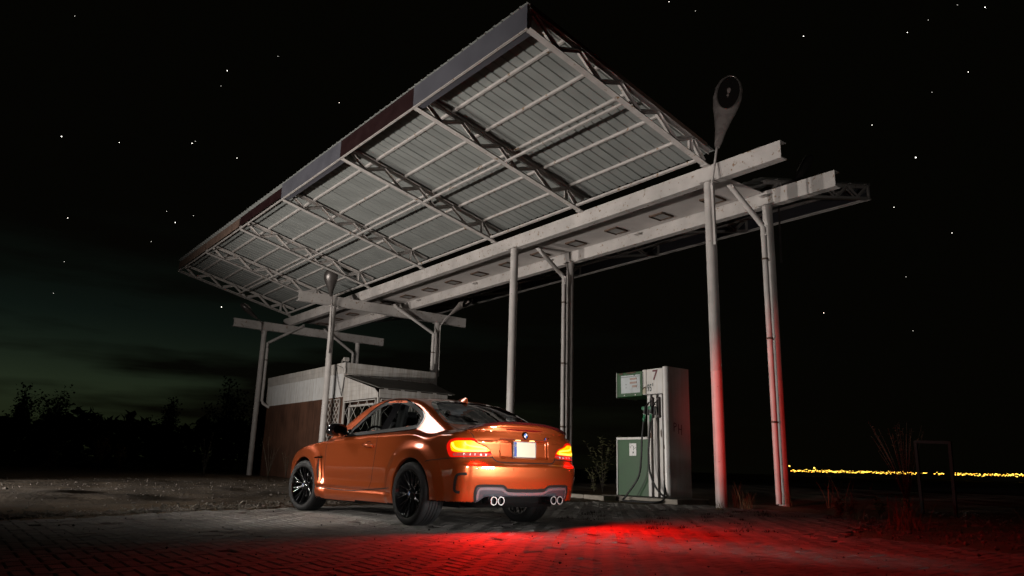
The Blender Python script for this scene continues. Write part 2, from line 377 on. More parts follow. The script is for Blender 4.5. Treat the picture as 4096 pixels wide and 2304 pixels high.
# ------------------------------------------------------------------ street lamp heads bolted to the canopy
def lamp_head(name, label, neck, tip, face, L, stem, dark=False, w=.18, group='street lamp heads on the canopy'):
    """teardrop lamp: from neck towards tip, bowl opening towards face"""
    root = tag(empty(name, stem[0]), label, 'street lamp', group)
    o = Vector(stem[0]); a = Vector(neck); d = (Vector(tip)-a).normalized(); f = Vector(face); f = (f-d*f.dot(d)).normalized(); s = d.cross(f)
    mm = m_alu if not dark else mat('dark_lamp_metal', (.09, .08, .075), .35, metal=.5, var=.2)
    prof = [(0, .028, .03), (.06, .045, .045), (.22, .07, .07), (.38, .11, .085), (.52, .155, .10), (.66, .18, .11), (.80, .175, .10), (.91, .135, .08), (.975, .075, .05), (1.0, .008, .01)]
    k = w/.18; V = []; n = 20
    for t, a_, b_ in prof:
        for q in range(n):
            an = 2*math.pi*q/n; yy_ = math.sin(an)*b_*k
            if yy_ > 0: yy_ *= .75      # flatter on the bowl side
            V.append(a+d*(t*L)+s*(math.cos(an)*a_*k)+f*yy_-o)
    m_ = len(prof); F = [(i*n+q, i*n+(q+1) % n, (i+1)*n+(q+1) % n, (i+1)*n+q) for i in range(m_-1) for q in range(n)]+[tuple(range(n)), tuple((m_-1)*n+q for q in range(n))]
    mb = MB(); mb.add(V, F); mb.build('lamp_housing', mm, root, smooth=True)
    c = a+d*(L*.70)-o+f*(.080*k)
    ring = MB(); ring.tube([c+s*(math.cos(t)*.142*k)+d*(math.sin(t)*.235*L/1.0*.98) for t in [2*math.pi*i/28 for i in range(29)]], .011, 6, False); ring.build('bezel_ring', m_bez, root, smooth=True)
    dk = MB(); dk.add([c+f*.002+s*(math.cos(t)*.134*k)+d*(math.sin(t)*.225*L) for t in [2*math.pi*i/28 for i in range(28)]], [tuple(range(28))]); dk.build('reflector_bowl', mat('lamp_bowl_dark', (.02, .017, .016), .2, coat=1), root)
    bl = MB(); pr = [(0, -.12), (.022, -.115), (.022, -.06), (.014, -.05), (.032, -.02), (.046, .03), (.040, .065), (.02, .085), (0, .09)]
    bl.lathe(pr, 14, 'z'); B = bl.build('bulb', mat('milky_bulb', (.36, .30, .28), .15, coat=1), root, smooth=True)
    R = Matrix((s, d.cross(s), d)).transposed(); B.rotation_euler = R.to_euler(); B.location = c+f*.03
    st = MB(); st.tube([Vector(p)-o for p in stem], .024, 10); st.build('bracket_pipe', mm if dark else m_steel, root, smooth=True)
    return root

A0 = (11.75, 8.60, 5.05)
lamp_head('street_lamp', 'big teardrop lamp head tilted skywards above the nearest canopy corner, its bulb in view', (11.97, 8.60, 7.2), (12.60, 8.58, 9.12), (-.75, -.55, -.35), 1.98, [A0, (11.73, 8.60, 6.3), (11.90, 8.60, 6.95), (11.98, 8.60, 7.3)], w=.30)
lamp_head('street_lamp', 'dark lamp head rising in front of the near cross beam above its left column', (10.66, 24.33, 6.42), (10.42, 24.0, 7.34), (.5, .8, .3), 1.0, [(10.85, 24.48, 4.4), (10.82, 24.46, 5.5), (10.76, 24.42, 6.2), (10.67, 24.33, 6.5)], dark=True, w=.25)
lamp_head('street_lamp', 'grey lamp head leaning right over the near cross beam above its right column', (15.78, 24.33, 6.51), (16.80, 24.3, 7.42), (-.3, -.7, -.6), 1.35, [(15.45, 24.46, 4.0), (15.42, 24.46, 6.0), (15.62, 24.4, 6.35), (15.80, 24.33, 6.54)], w=.22)
lamp_head('street_lamp', 'small lamp head tilted left above the far cross beam', (10.46, 31.3, 6.55), (9.67, 31.3, 7.12), (0, -.2, 1), .95, [(10.72, 31.42, 5.9), (10.72, 31.42, 6.4), (10.5, 31.3, 6.54)], dark=True, w=.22)
lamp_head('street_lamp', 'long lamp head rising right behind the beam ends, far from the car', (14.74, 8.6, 7.05), (16.2, 8.9, 8.35), (.3, .5, .8), 1.9, [(14.30, 8.72, 5.2), (14.30, 8.70, 6.5), (14.72, 8.62, 7.05)], dark=True, w=.22)
# ------------------------------------------------------------------ kiosk behind the car
m_wood = mat('white_weathered_board', (.44, .42, .40), .6, var=.15, vscale=3, streak=.25, spots=(.16, .13, .11), spot_amt=.72, spot_scale=8)
m_corr = mat('white_corrugated', (.42, .42, .42), .5, var=.1, streak=.2)
m_bwall = mat('brown_painted_wall', (.10, .043, .024), .7, var=.35, vscale=1.2, streak=.4)
m_roof = mat('bitumen_roof', (.09, .085, .075), .8, var=.3, vscale=2)
m_pane = glass_mat('kiosk_glass', (.35, .38, .36), .05, .8)
m_blind = mat('roller_blind', (.20, .19, .17), .7, var=.2)
shop = tag(empty('kiosk', (11.3, 24.05, 0)), 'small closed kiosk with brown walls, white corrugated band and lattice-barred lean-to behind the car', 'building')
def KS(mb, name, m, parent=None, smooth=False):
    o = mb.build(name, m, parent, smooth=smooth)
    if parent is None: o.parent = shop; o.location = Vector(o.location)-Vector((11.3, 24.05, 0))
    return o
X0, X1, YS0, YS1 = 11.33, 15.05, 24.08, 31.5
p = MB(); p.box((X0+.09, (YS0+YS1)/2, 1.85), (.18, YS1-YS0, 3.7)); KS(p, 'wall', m_bwall)
p = MB(); p.box(((X0+X1)/2+.09, YS0+.09, 1.85), (X1-X0-.18, .18, 3.7)); KS(p, 'wall', m_bwall)
p = MB(); p.box(((X0+X1)/2+.09, YS1-.09, 1.85), (X1-X0-.18, .18, 3.7)); p.box((X1-.09, (YS0+YS1)/2, 1.85), (.18, YS1-YS0-.37, 3.7)); KS(p, 'wall', m_bwall)
p = MB(); p.box(((X0+X1)/2, (YS0+YS1)/2, 4.02), (X1-X0, YS1-YS0, .06)); KS(p, 'roof', m_roof)
for k in range(2):
    z = 3.795+.19*k; t = .010*k
    p = MB(); p.box((X0-.035-t, (YS0+YS1)/2-.03, z), (.024, YS1-YS0+.1, .189), ch=.004); KS(p, 'fascia_board', m_wood)
    p = MB(); p.box(((X0+X1)/2-.0, YS0-.035-t, z), (X1-X0+.02, .024, .189), ch=.004); KS(p, 'fascia_board', m_wood)
p = MB(); V = []; n = 92; L = YS1-YS0
for i in range(n*4+1):
    q = i % 4; y = YS0+L*i/(n*4); dx = 0 if q in (0, 1) else -.022
    V += [(X0-.012+dx, y, 2.87), (X0-.012+dx, y, 3.71)]
p.add(V, [(2*i, 2*i+1, 2*i+3, 2*i+2) for i in range(n*4)]); KS(p, 'corrugated_band', m_corr)
p = MB(); p.box((X0-.02, YS1+.0, 3.29), (.05, .03, .86)); p.box((X0-.02, YS0-.01, 3.29), (.05, .04, .86)); KS(p, 'corner_trim', m_wood)
# torn strip under the front fascia
p = MB(); prev = None
for i in range(46):
    x = X0+.05+i*(X1-X0-.1)/45; h = random.uniform(.03, .11)
    p.box((x, YS0-.03-random.uniform(0, .03), 3.69-h/2), (.085, .012, h), Matrix.Rotation(random.uniform(-.3, .3), 3, 'Y'))
KS(p, 'torn_roofing_edge', m_wood)
# lean-to
LY = 21.50
p = MB(); p.poly([(X0-.04, YS0-.02, 3.61), (X0-.04, LY-.12, 2.995), (14.22, LY-.12, 2.995), (15.0, YS0-.02, 3.61)], (0, -.23, .97), .03); KS(p, 'lean_to_roof', m_roof)
def plank_gable():
    z = 2.71
    while z < 3.56:
        z1 = min(z+.155, 3.57); ya = lambda zz: LY+(max(zz-2.96, 0))/(3.57-2.96)*(YS0-.05-LY)
        P = [(X0, YS0-.04, z), (X0, ya(z), z), (X0, ya(z1), z1-.004), (X0, YS0-.04, z1-.004)]
        q = MB(); q.poly(P, (-1, 0, 0), .022); KS(q, 'gable_board', m_wood); z = z1
plank_gable()
for k in range(2):
    p = MB(); p.box(((X0+14.0)/2, LY-.012, 2.775+.14*k), (14.0-X0-.05, .024, .136), ch=.003); KS(p, 'front_board', m_wood)
for k in range(5):
    p = MB(); p.box((X0+.2+k*.62, LY-.125, 2.985), (.12, .03, .03), Matrix.Rotation(.15*random.uniform(-1, 1), 3, 'X')); KS(p, 'eave_block', m_wood)
for x, y in ((X0+.02, LY+.02), (13.97, LY+.02), (X0+.02, YS0-.06), (12.62, LY+.02)):
    p = MB(); p.box((x, y, 1.36), (.07, .07, 2.7), ch=.006); KS(p, 'post', m_wood)
def lattice(o, u, wid, z0, z1, pitch, w=.014, name='lattice_bar', n=(-1, 0, 0)):
    """crossed bars in a frame; o corner, u horizontal unit"""
    o = Vector(o); u = Vector(u); n = Vector(n); h = z1-z0; fr = None
    f = MB()
    for z in (z0, z1): f.bar(o+Vector((0, 0, z)), o+u*wid+Vector((0, 0, z)), .03, .04, n)
    for q in (0, wid): f.bar(o+u*q+Vector((0, 0, z0+.02)), o+u*q+Vector((0, 0, z1-.02)), .03, .04, n)
    fr = KS(f, 'lattice_frame', m_wood)
    for sgn in (1, -1):
        c = -h
        while c < wid:
            a0, a1 = max(c, 0), min(c+h, wid)
            if a1-a0 > .05:
                za, zb = a0-c, a1-c
                if sgn > 0: A_ = o+u*a0+Vector((0, 0, z0+za)); B_ = o+u*a1+Vector((0, 0, z0+zb))
                else: A_ = o+u*a0+Vector((0, 0, z1-za)); B_ = o+u*a1+Vector((0, 0, z1-zb))
                b = MB(); b.bar(A_+n*.012*sgn, B_+n*.012*sgn, w*1.6, w*.6, n)
                q = b.build(name, m_wood, fr); q.location = -fr.location if False else (0, 0, 0)
            c += pitch
    return fr
lattice((X0-.03, LY+.10, 0), (0, 1, 0), 2.28, .15, 2.66, .62, w=.010)
lattice((X0+.10, LY-.03, 0), (1, 0, 0), 1.16, .9, 2.66, .5, w=.010, n=(0, -1, 0))
lattice((12.70, LY-.03, 0), (1, 0, 0), 1.2, .9, 2.66, .5, w=.010, n=(0, -1, 0))
lattice((X0-.05, YS0+.16, 0), (0, 1, 0), 1.12, .9, 2.80, .26, w=.022)
def windowp(o, u, wid, z0, z1, n):
    o = Vector(o); u = Vector(u); n = Vector(n); f = MB(); t = .09
    f.bar(o+Vector((0, 0, z0)), o+u*wid+Vector((0, 0, z0)), .06, t, n); f.bar(o+Vector((0, 0, z1)), o+u*wid+Vector((0, 0, z1)), .06, t, n)
    for q in (0, wid): f.bar(o+u*q+Vector((0, 0, z0+t/2)), o+u*q+Vector((0, 0, z1-t/2)), t, .06, u)
    W_ = KS(f, 'window_frame', m_wood)
    g = MB(); g.bar(o+Vector((0, 0, (z0+z1)/2)), o+u*wid+Vector((0, 0, (z0+z1)/2)), .006, z1-z0-t, (0, 0, 1)); g.build('pane', m_pane, W_)
    s = MB(); z = z0+.08
    while z < z1-.08: s.bar(o-n*.05+Vector((0, 0, z)), o-n*.05+u*wid+Vector((0, 0, z)), .03, .004, (0, 0, 1)); z += .034
    so = s.build('blind_slats', m_blind, W_, kind='stuff')
windowp((X0+.06, LY+.35, 0), (0, 1, 0), 1.75, .12, 2.52, (-1, 0, 0))
windowp((X0+.16, LY+.06, 0), (1, 0, 0), 1.05, .95, 2.55, (0, -1, 0))
windowp((12.75, LY+.06, 0), (1, 0, 0), 1.1, .95, 2.55, (0, -1, 0))
p = MB(); p.box(((X0+14)/2, LY+.02, .45), (14-X0-.1, .05, .9)); KS(p, 'front_panel', m_wood)
p = MB(); p.tube([(X0-.03, YS0-.02, 3.62), (X0-.05, YS0+.1, 3.9), (X0-.06, YS0+.55, 4.02)], .012, 6); p.tube([(X0-.06, YS0+.62, 3.98), (X0-.07, YS0+.35, 3.4), (X0-.07, YS0+.03, 2.92)], .011, 6); p.tube([(X0-.05, YS0-.06, 3.55), (X0-.07, YS0-.05, 3.2), (X0-.06, YS0+.02, 2.9)], .014, 6); KS(p, 'cable', m_dark)
fl = tag(empty('floodlight', (11.36, 24.25, 4.07)), 'small white floodlight standing on the kiosk roof corner', 'floodlight')
p = MB(); p.box((.03, -.04, .14), (.20, .10, .13), Matrix.Rotation(-.35, 3, 'X'), .01); p.build('housing', m_wood, fl); p = MB(); p.bar((-.1, 0, 0), (-.1, 0, .14), .02, .02); p.bar((-.1, 0, .0), (.05, 0, 0), .02, .02); p.build('bracket', m_wood, fl)
# ------------------------------------------------------------------ fuel pump
m_pw = mat('pump_white', (.55, .54, .53), .35, var=.08, vscale=3, spots=(.13, .06, .03), spot_amt=.73, spot_scale=5, streak=.08)
m_pg = mat('pump_green', (.013, .062, .017), .45, var=.15, spots=(.10, .05, .02), spot_amt=.74, spot_scale=6)
m_slot = mat('pump_dark_slot', (.03, .022, .02), .6)
m_disp = mat('display_face', (.42, .45, .46), .3, var=.1)
m_pink = mat('display_window', (.30, .22, .19), .35)
m_red = mat('dark_red_paint', (.10, .012, .018), .5)
m_ink = mat('black_green_ink', (.008, .025, .022), .5)
m_nozg = mat('nozzle_green', (.01, .12, .05), .35, coat=.5)
pump = tag(empty('fuel_pump', (12, 10.85, 0)), 'old white and green fuel pump marked 7 and 95 with two nozzles', 'fuel pump')
def KP(mb, name, m, parent=None, smooth=False):
    o = mb.build(name, m, parent, smooth=smooth)
    if parent is None: o.parent = pump; o.location = Vector(o.location)-Vector((12, 10.85, 0))
    return o
PX = 12.0
# tall white side pillar with a rounded corner: right end of the front
p = MB(); pts = [(PX+.72, 10.12), (PX+.08, 10.12)]+[(PX+.08-.08*math.sin(a), 10.20-.08*math.cos(a)) for a in [math.pi/2*i/6 for i in range(1, 7)]]+[(PX, 10.22), (PX+.72, 10.22)]
p.poly([(x, y, .12) for x, y in pts], (0, 0, 1), 2.66); KP(p, 'side_pillar', m_pw, smooth=True)
p = MB(); p.box((PX+.40, 10.44, 1.16), (.64, .42, 2.08)); KP(p, 'hose_column', m_slot)          # recessed dark back of the hose bay
p = MB(); p.box((PX+.36, 10.455, 2.49), (.70, .456, .54), ch=.012); KP(p, 'head_casing', m_pw)
p = MB(); p.box((PX+.36, 10.745, 2.49), (.70, .11, .54), ch=.012); vent = KP(p, 'head_casing', m_pw)
v = MB()
for i in range(42): v.box((PX+.008, 10.775, 2.265+i*.0108), (.004, .035, .0052))
v.build('vent_slots', m_dark, vent, kind='stuff')
p = MB(); p.box((PX+.33, 11.18, 2.47), (.64, .75, .54), ch=.012); dh = KP(p, 'display_head', m_pg)
p = MB(); p.box((PX+.33, 11.556, 2.47), (.66, .012, .56)); KP(p, 'head_end_plate', m_pw)
f = MB(); f.box((PX+.012, 11.145, 2.475), (.012, .56, .39)); fo = f.build('display_panel', m_disp, dh)
for z, w in ((2.585, .20), (2.50, .20), (2.42, .13)):
    f = MB(); f.box((PX+.002, 10.955+w/2, z), (.010, w, .045)); f.build('readout_window', m_pink, dh)
f = MB(); f.box((PX+.003, 11.145, 2.635), (.008, .55, .008)); f.box((PX+.003, 11.27, 2.47), (.008, .03, .008)); f.box((PX+.003, 11.27, 2.40), (.008, .03, .008)); f.box((PX+.003, 11.03, 2.66), (.008, .03, .02)); f.build('display_marks', m_ink, dh)
f = MB()
for y in (11.32, 11.0): f.lathe([(0, -.004), (.014, -.002), (.014, .004)], 10, 'x', (PX+.002, y, 2.235))
f.build('screw', m_pw, dh)
f = MB(); f.poly([(PX-.004, 11.48, 2.72), (PX-.004, 11.36, 2.735), (PX-.004, 11.36, 2.70), (PX-.004, 11.47, 2.69)], (-1, 0, 0), .002); f.poly([(PX-.004, 11.28, 2.73), (PX-.004, 10.95, 2.735), (PX-.004, 11.0, 2.71), (PX-.004, 11.2, 2.695)], (-1, 0, 0), .002); f.build('rust_scar', m_rust, dh)
# lower green cabinet
p = MB(); p.box((PX+.35, 11.09, .70), (.66, .90, 1.16)); cab = KP(p, 'green_cabinet', m_pg)
p = MB(); p.box((PX+.34, 11.09, 1.305), (.72, .93, .05), ch=.006); KP(p, 'cabinet_top', m_pw)
p = MB(); p.box((PX+.35, 11.558, .70), (.70, .024, 1.16)); KP(p, 'cabinet_end_plate', m_pw)
f = MB(); f.box((PX+.014, 11.10, 1.07), (.006, .20, .26)); st = f.build('sticker', mat('sticker_white', (.55, .55, .54), .5, var=.12), cab)
f = MB(); R_ = .052; f.tube([(PX+.009, 11.12+math.cos(t)*R_, 1.10+math.sin(t)*R_) for t in [math.pi*(.0+1.3*i/10) for i in range(11)]], .004, 5); f.tube([(PX+.009, 11.05+math.cos(t)*.03, 1.12+math.sin(t)*.03) for t in [math.pi*(1.0+1.1*i/8) for i in range(9)]], .004, 5); f.box((PX+.009, 11.09, 1.01), (.004, .03, .035)); f.build('sticker_print', m_ink, cab)
# white strips of the hose bay with dark slots
for y, w in ((10.62, .085), (10.46, .10), (10.30, .085)):
    p = MB(); p.box((PX+.03, y, 1.16), (.06, w, 2.08), ch=.005); KP(p, 'bay_strip', m_pw)
p = MB(); p.box((PX+.36, 10.85, .05), (1.0, 2.1, .1), ch=.01); isl = tag(p.build('pump_plinth', mat('old_concrete', (.22, .20, .17), .85, var=.3, bump=.3)), 'low concrete plinth under the fuel pump', 'plinth')
for k, (y, zt) in enumerate(((10.54, 2.03), (10.36, 2.05))):
    p = MB(); p.box((PX-.01, y-.02, 1.93), (.07, .10, .44), ch=.02); bo = KP(p, 'nozzle_boot', m_slot)
    # nozzle leaning left, spout up in the boot
    n = MB(); n.tube([(PX-.05, y-.03, 2.08), (PX-.09, y, 2.03), (PX-.11, y+.03, 1.98)], [.014, .016, .02], 8); spt = KP(n, 'nozzle', m_dark, smooth=True)
    n = MB(); n.tube([(PX-.10, y+.01, 2.00), (PX-.12, y+.06, 1.93), (PX-.13, y+.075, 1.86), (PX-.13, y+.085, 1.80)], [.028, .050, .042, .03], 10); n.box((PX-.11, y+.0, 1.86), (.03, .03, .18)); n.build('nozzle_body', m_dark, spt, smooth=True)
    n = MB(); n.lathe([(.0, -.012), (.042, -.01), (.042, .012), (0, .014)], 14, 'x', (PX-.16, y+.095, 1.915)); n.build('nozzle_cap', m_nozg, spt)
    n = MB(); n.tube([(PX-.13, y+.088, 1.79), (PX-.135, y+.10, 1.70), (PX-.135, y+.105, 1.64)], [.028, .030, .024], 10); n.build('swivel_sleeve', m_nozg, spt, smooth=True)
    n = MB(); n.lathe([(.030, -.008), (.030, .008)], 10, 'z', (PX-.13, y+.088, 1.80)); n.build('sleeve_ring', m_pw, spt)
def hose(path, label):
    P = [Vector(p) for p in path]; Q = []
    for i in range(len(P)-1):
        a, b, c, d = P[max(i-1, 0)], P[i], P[i+1], P[min(i+2, len(P)-1)]
        for t in [j/8 for j in range(8)]:
            Q.append(.5*((2*b)+(c-a)*t+(2*a-5*b+4*c-d)*t*t+(3*b-a-3*c+d)*t**3))
    Q.append(P[-1]); h = MB(); h.tube(Q, .020, 8); KP(h, 'hose', m_dark, smooth=True)
hose([(PX-.135, 10.645, 1.66), (PX-.15, 10.69, 1.3), (PX-.16, 10.71, .9), (PX-.18, 10.78, .5), (PX-.26, 11.05, .12), (PX-.34, 11.06, .03), (PX-.38, 10.7, .022), (PX-.34, 10.25, .03), (PX-.18, 10.14, .06), (PX-.05, 10.2, .20), (PX+.02, 10.25, .45)], '')
hose([(PX-.135, 10.465, 1.66), (PX-.15, 10.49, 1.3), (PX-.16, 10.51, .95), (PX-.16, 10.47, .6), (PX-.14, 10.35, .32), (PX-.08, 10.22, .16), (PX+.0, 10.2, .13)], '')
def text(txt, size, loc, rot, m, parent, name, ext=.001, align='CENTER', xs=1, bold=0):
    cu = bpy.data.curves.new(name, 'FONT'); cu.body = txt; cu.size = size; cu.extrude = ext; cu.align_x = align; cu.align_y = 'CENTER'; cu.resolution_u = 3; cu.offset = bold
    o = bpy.data.objects.new(name, cu); COL.objects.link(o); dg = bpy.context.evaluated_depsgraph_get(); me = bpy.data.meshes.new_from_object(o.evaluated_get(dg)); bpy.data.objects.remove(o)
    me.materials.clear(); me.materials.append(m); q = link(name, me, parent, loc, rot); q.scale = (xs, 1, 1); return q
RX = (math.pi/2, 0, -math.pi/2)
L0 = Vector((12, 10.85, 0))
g = MB(); g.poly([(PX-.001, 10.785, 2.235), (PX-.001, 10.70, 2.235), (PX-.001, 10.70, 2.36), (PX-.001, 10.74, 2.365), (PX-.001, 10.785, 2.32)], (-1, 0, 0), .001); g.build('bare_patch', mat('cream_filler', (.40, .36, .27), .8, var=.3), vent)
g = MB(); g.poly([(PX-.003, 10.785, 2.315), (PX-.003, 10.74, 2.355), (PX-.003, 10.695, 2.35), (PX-.003, 10.695, 2.385), (PX-.003, 10.735, 2.39), (PX-.003, 10.78, 2.355)], (-1, 0, 0), .001); g.build('torn_edge', m_rust, vent)
for (y_, z_, w_, h_) in ((10.29, 1.40, .02, .09), (10.215, 1.12, .012, .05), (10.57, 1.36, .04, .07)): g = MB(); g.poly([(PX-.003, y_-w_, z_-h_), (PX-.003, y_+w_*.6, z_-h_*.7), (PX-.003, y_+w_, z_+h_*.5), (PX-.003, y_-w_*.3, z_+h_)], (-1, 0, 0), .001); KP(g, 'rust_scar', m_rust)
hc = [c for c in pump.children if c.name.startswith('head_casing')][0]
def ptext(txt, size, p, m, name, xs=1, rot=RX): return text(txt, size, Vector(p), rot, m, hc, name, xs=xs, bold=size*.02)
ptext('7', .30, (PX+.008, 10.44, 2.61), m_red, 'number')
ptext('95', .21, (PX+.008, 10.60, 2.35), m_ink, 'number', xs=.6)
ptext('E', .08, (PX+.008, 10.505, 2.42), m_ink, 'letter', xs=.8)
sp = [c for c in pump.children if c.name.startswith('side_pillar')][0]
for a, b in (((.20, 1.62), (.20, 1.44)), ((.20, 1.62), (.27, 1.60)), ((.27, 1.60), (.27, 1.55)), ((.27, 1.55), (.20, 1.53)), ((.34, 1.60), (.34, 1.40)), ((.44, 1.59), (.44, 1.38)), ((.34, 1.50), (.44, 1.49))):
    g = MB(); g.bar((PX+a[0], 10.118, a[1]), (PX+b[0], 10.118, b[1]), .018, .004, (0, 1, 0)); g.build('graffiti_stroke', m_red, sp)
# ------------------------------------------------------------------ coupe body as a smooth implicit surface
def pchip(x, P):
    X = np.array([p[0] for p in P], float); Y = np.array([p[1] for p in P], float)
    h = np.diff(X); dl = np.diff(Y)/h; m = np.zeros(len(X)); m[0] = dl[0]; m[-1] = dl[-1]
    for i in range(1, len(X)-1):
        if dl[i-1]*dl[i] > 0:
            w1 = 2*h[i]+h[i-1]; w2 = h[i]+2*h[i-1]; m[i] = (w1+w2)/(w1/dl[i-1]+w2/dl[i])
    x = np.clip(x, X[0], X[-1]); i = np.clip(np.searchsorted(X, x, side='right')-1, 0, len(h)-1)
    t = (x-X[i])/h[i]; t2 = t*t; t3 = t2*t
    return (2*t3-3*t2+1)*Y[i]+(t3-2*t2+t)*h[i]*m[i]+(3*t2-2*t3)*Y[i+1]+(t3-t2)*h[i]*m[i+1]
def smax(a, b, k):
    h = np.clip(.5+.5*(a-b)/k, 0, 1); return b+(a-b)*h+k*h*(1-h)
def smin(a, b, k): return -smax(-a, -b, k)
def sstep(a, b, x):
    t = np.clip((x-a)/(b-a), 0, 1); return t*t*(3-2*t)
RA, RF, WB = .334, .328, 2.66
PLAN = [(-1.05,.81),(-.7,.85),(-.4,.862),(0,.866),(.6,.862),(1.3,.862),(2.0,.866),(2.66,.868),(3.0,.852),(3.3,.80),(3.5,.72)]
PROF = [(.12,.10),(.19,.046),(.24,.024),(.29,.018),(.36,.014),(.42,.012),(.52,.004),(.64,0),(.76,.004),(.83,.010),(.875,.015),(.905,.014),(.922,.022),(.945,.044),(.98,.078),(1.02,.105),(1.1,.16),(1.3,.32)]
SHIFT = [(-1.0,.045),(0,.045),(.8,.03),(1.7,0),(2.5,-.03),(3.0,-.08),(3.4,-.14)]
HOOD = [(1.9,1.0),(2.2,.985),(2.4,.970),(2.65,.940),(2.9,.895),(3.1,.840),(3.25,.78),(3.38,.69),(3.46,.56)]
DECK = [(-1.0,1.07),(-.89,1.098),(-.84,1.098),(-.78,1.082),(-.7,1.076),(-.5,1.076),(-.3,1.05),(0,1.02),(1.9,1.0)]
REAR = [(.15,-.80),(.25,-.87),(.33,-.895),(.42,-.915),(.55,-.940),(.635,-.945),(.655,-.935),(.675,-.912),(.71,-.896),(.74,-.888),(.80,-.882),(.92,-.874),(.98,-.866),(1.03,-.866),(1.07,-.880),(1.10,-.884),(1.2,-.86)]
NOSE = [(.15,3.30),(.3,3.40),(.5,3.43),(.62,3.42),(.72,3.36),(.8,3.27)]
ROOF = [(-.85,.90),(-.62,1.035),(-.48,1.095),(-.2,1.218),(.05,1.322),(.25,1.388),(.45,1.424),(.9,1.444),(1.2,1.434),(1.45,1.393),(1.7,1.314),(2.0,1.165),(2.3,1.01),(2.5,.90)]
GSIDE = [(.9,.825),(1.0,.782),(1.1,.738),(1.25,.672),(1.33,.648),(1.38,.630),(1.42,.612),(1.5,.56)]
def car_f(x, y, z):
    ya = np.abs(y)
    zz = z-pchip(x, SHIFT)*sstep(.5, .8, z)
    W = pchip(x, PLAN)-pchip(zz, PROF)
    for cx, cz, amt in ((0, RA, .036), (WB, RF, .030)):
        r = np.sqrt((x-cx)**2+(z-cz)**2)
        back = sstep(.61, .46, r)*sstep(.10, .30, z)
        W = W+amt*back*sstep(.98, .78, z)
    # concave lower door and rocker step
    W = W-.010*sstep(.45, .75, x)*sstep(2.2, 1.9, x)*np.exp(-((z-.44)/.07)**2)
    W = W-.020*sstep(.35, .5, x)*sstep(2.35, 2.2, x)*np.exp(-((z-.325)/.022)**2)
    fy = ya-W
    ztop = np.where(x > 1.9, pchip(x, HOOD), pchip(x, DECK))
    crown = np.where(x > 1.9, .055*(ya/.7)**2.2, .085*(ya/.75)**2.4*sstep(.2, -.3, x))
    ft = (z-(ztop-crown))*.93
    xr = pchip(z, REAR)+.085*(ya/.8)**2.6
    xr = xr+.030*sstep(.345, .325, ya)*sstep(.725, .745, z)*sstep(.925, .905, z)   # number plate recess
    fr = xr-x
    ff = x-(pchip(z, NOSE)-.22*(ya/.8)**2.4)
    zb = np.where(x > 1.3, .165, .185)+sstep(.4, -.5, x)*.09+sstep(-.6, -.85, x)*sstep(.62, .5, ya)*.06
    fb = zb-z
    body = smax(fy, ft, .045)
    body = smax(body, fr, np.where(z > 1.0, .05, .13))
    body = smax(body, ff, .10)
    body = smax(body, fb, .02)
    xs = x+np.where(x > .9, .30, -.14)*ya**2*sstep(0, .35, np.abs(x-.9))
    gt = (z-(pchip(xs, ROOF)-.022*(ya/.6)**2.4))*.92
    gs = (ya-(pchip(z, GSIDE)-.035*sstep(.2, -.6, x)-.02*sstep(1.2, 2.0, x)))*.92
    g = smax(gs, gt, .05)
    g = smax(g, .9-z, .01)
    f = smin(body, g, .022)
    for cx, cz, rr in ((0, RA+.004, .372), (WB, RF+.004, .366)):
        r = np.sqrt((x-cx)**2+(z-cz)**2)
        f = smax(f, np.minimum(rr-r, (ya-.52)), .008) if False else smax(f, -np.maximum(r-rr, .50-ya), .010)
    return f
def car_grad(x, y, z, e=.002):
    return np.stack([(car_f(x+e,y,z)-car_f(x-e,y,z)), (car_f(x,y+e,z)-car_f(x,y-e,z)), (car_f(x,y,z+e)-car_f(x,y,z-e))], -1)/(2*e)
def hit(P, D, tmax=3.0, n=400, off=0.0):
    """first point of the body met from P along D (arrays n x 3), moved off outwards"""
    P = np.atleast_2d(np.asarray(P, float)); D = np.atleast_2d(np.asarray(D, float))
    D = np.broadcast_to(D, P.shape).copy(); D /= np.linalg.norm(D, axis=1)[:, None]
    lo = np.zeros(len(P)); hi = np.full(len(P), np.nan); t = np.zeros(len(P))
    for i in range(n):
        t2 = t+tmax/n; q = P+D*t2[:, None]
        ins = (car_f(q[:, 0], q[:, 1], q[:, 2]) < 0) & np.isnan(hi)
        hi[ins] = t2[ins]; lo = np.where(np.isnan(hi), t2, lo); t = t2
        if not np.isnan(hi).any(): break
    hi = np.where(np.isnan(hi), lo, hi)
    for _ in range(18):
        m = (lo+hi)/2; q = P+D*m[:, None]; ins = car_f(q[:, 0], q[:, 1], q[:, 2]) < 0
        hi = np.where(ins, m, hi); lo = np.where(ins, lo, m)
    q = P+D*lo[:, None]
    if off:
        g = car_grad(q[:, 0], q[:, 1], q[:, 2]); g /= np.linalg.norm(g, axis=1)[:, None]+1e-9; q = q+g*off
    return q
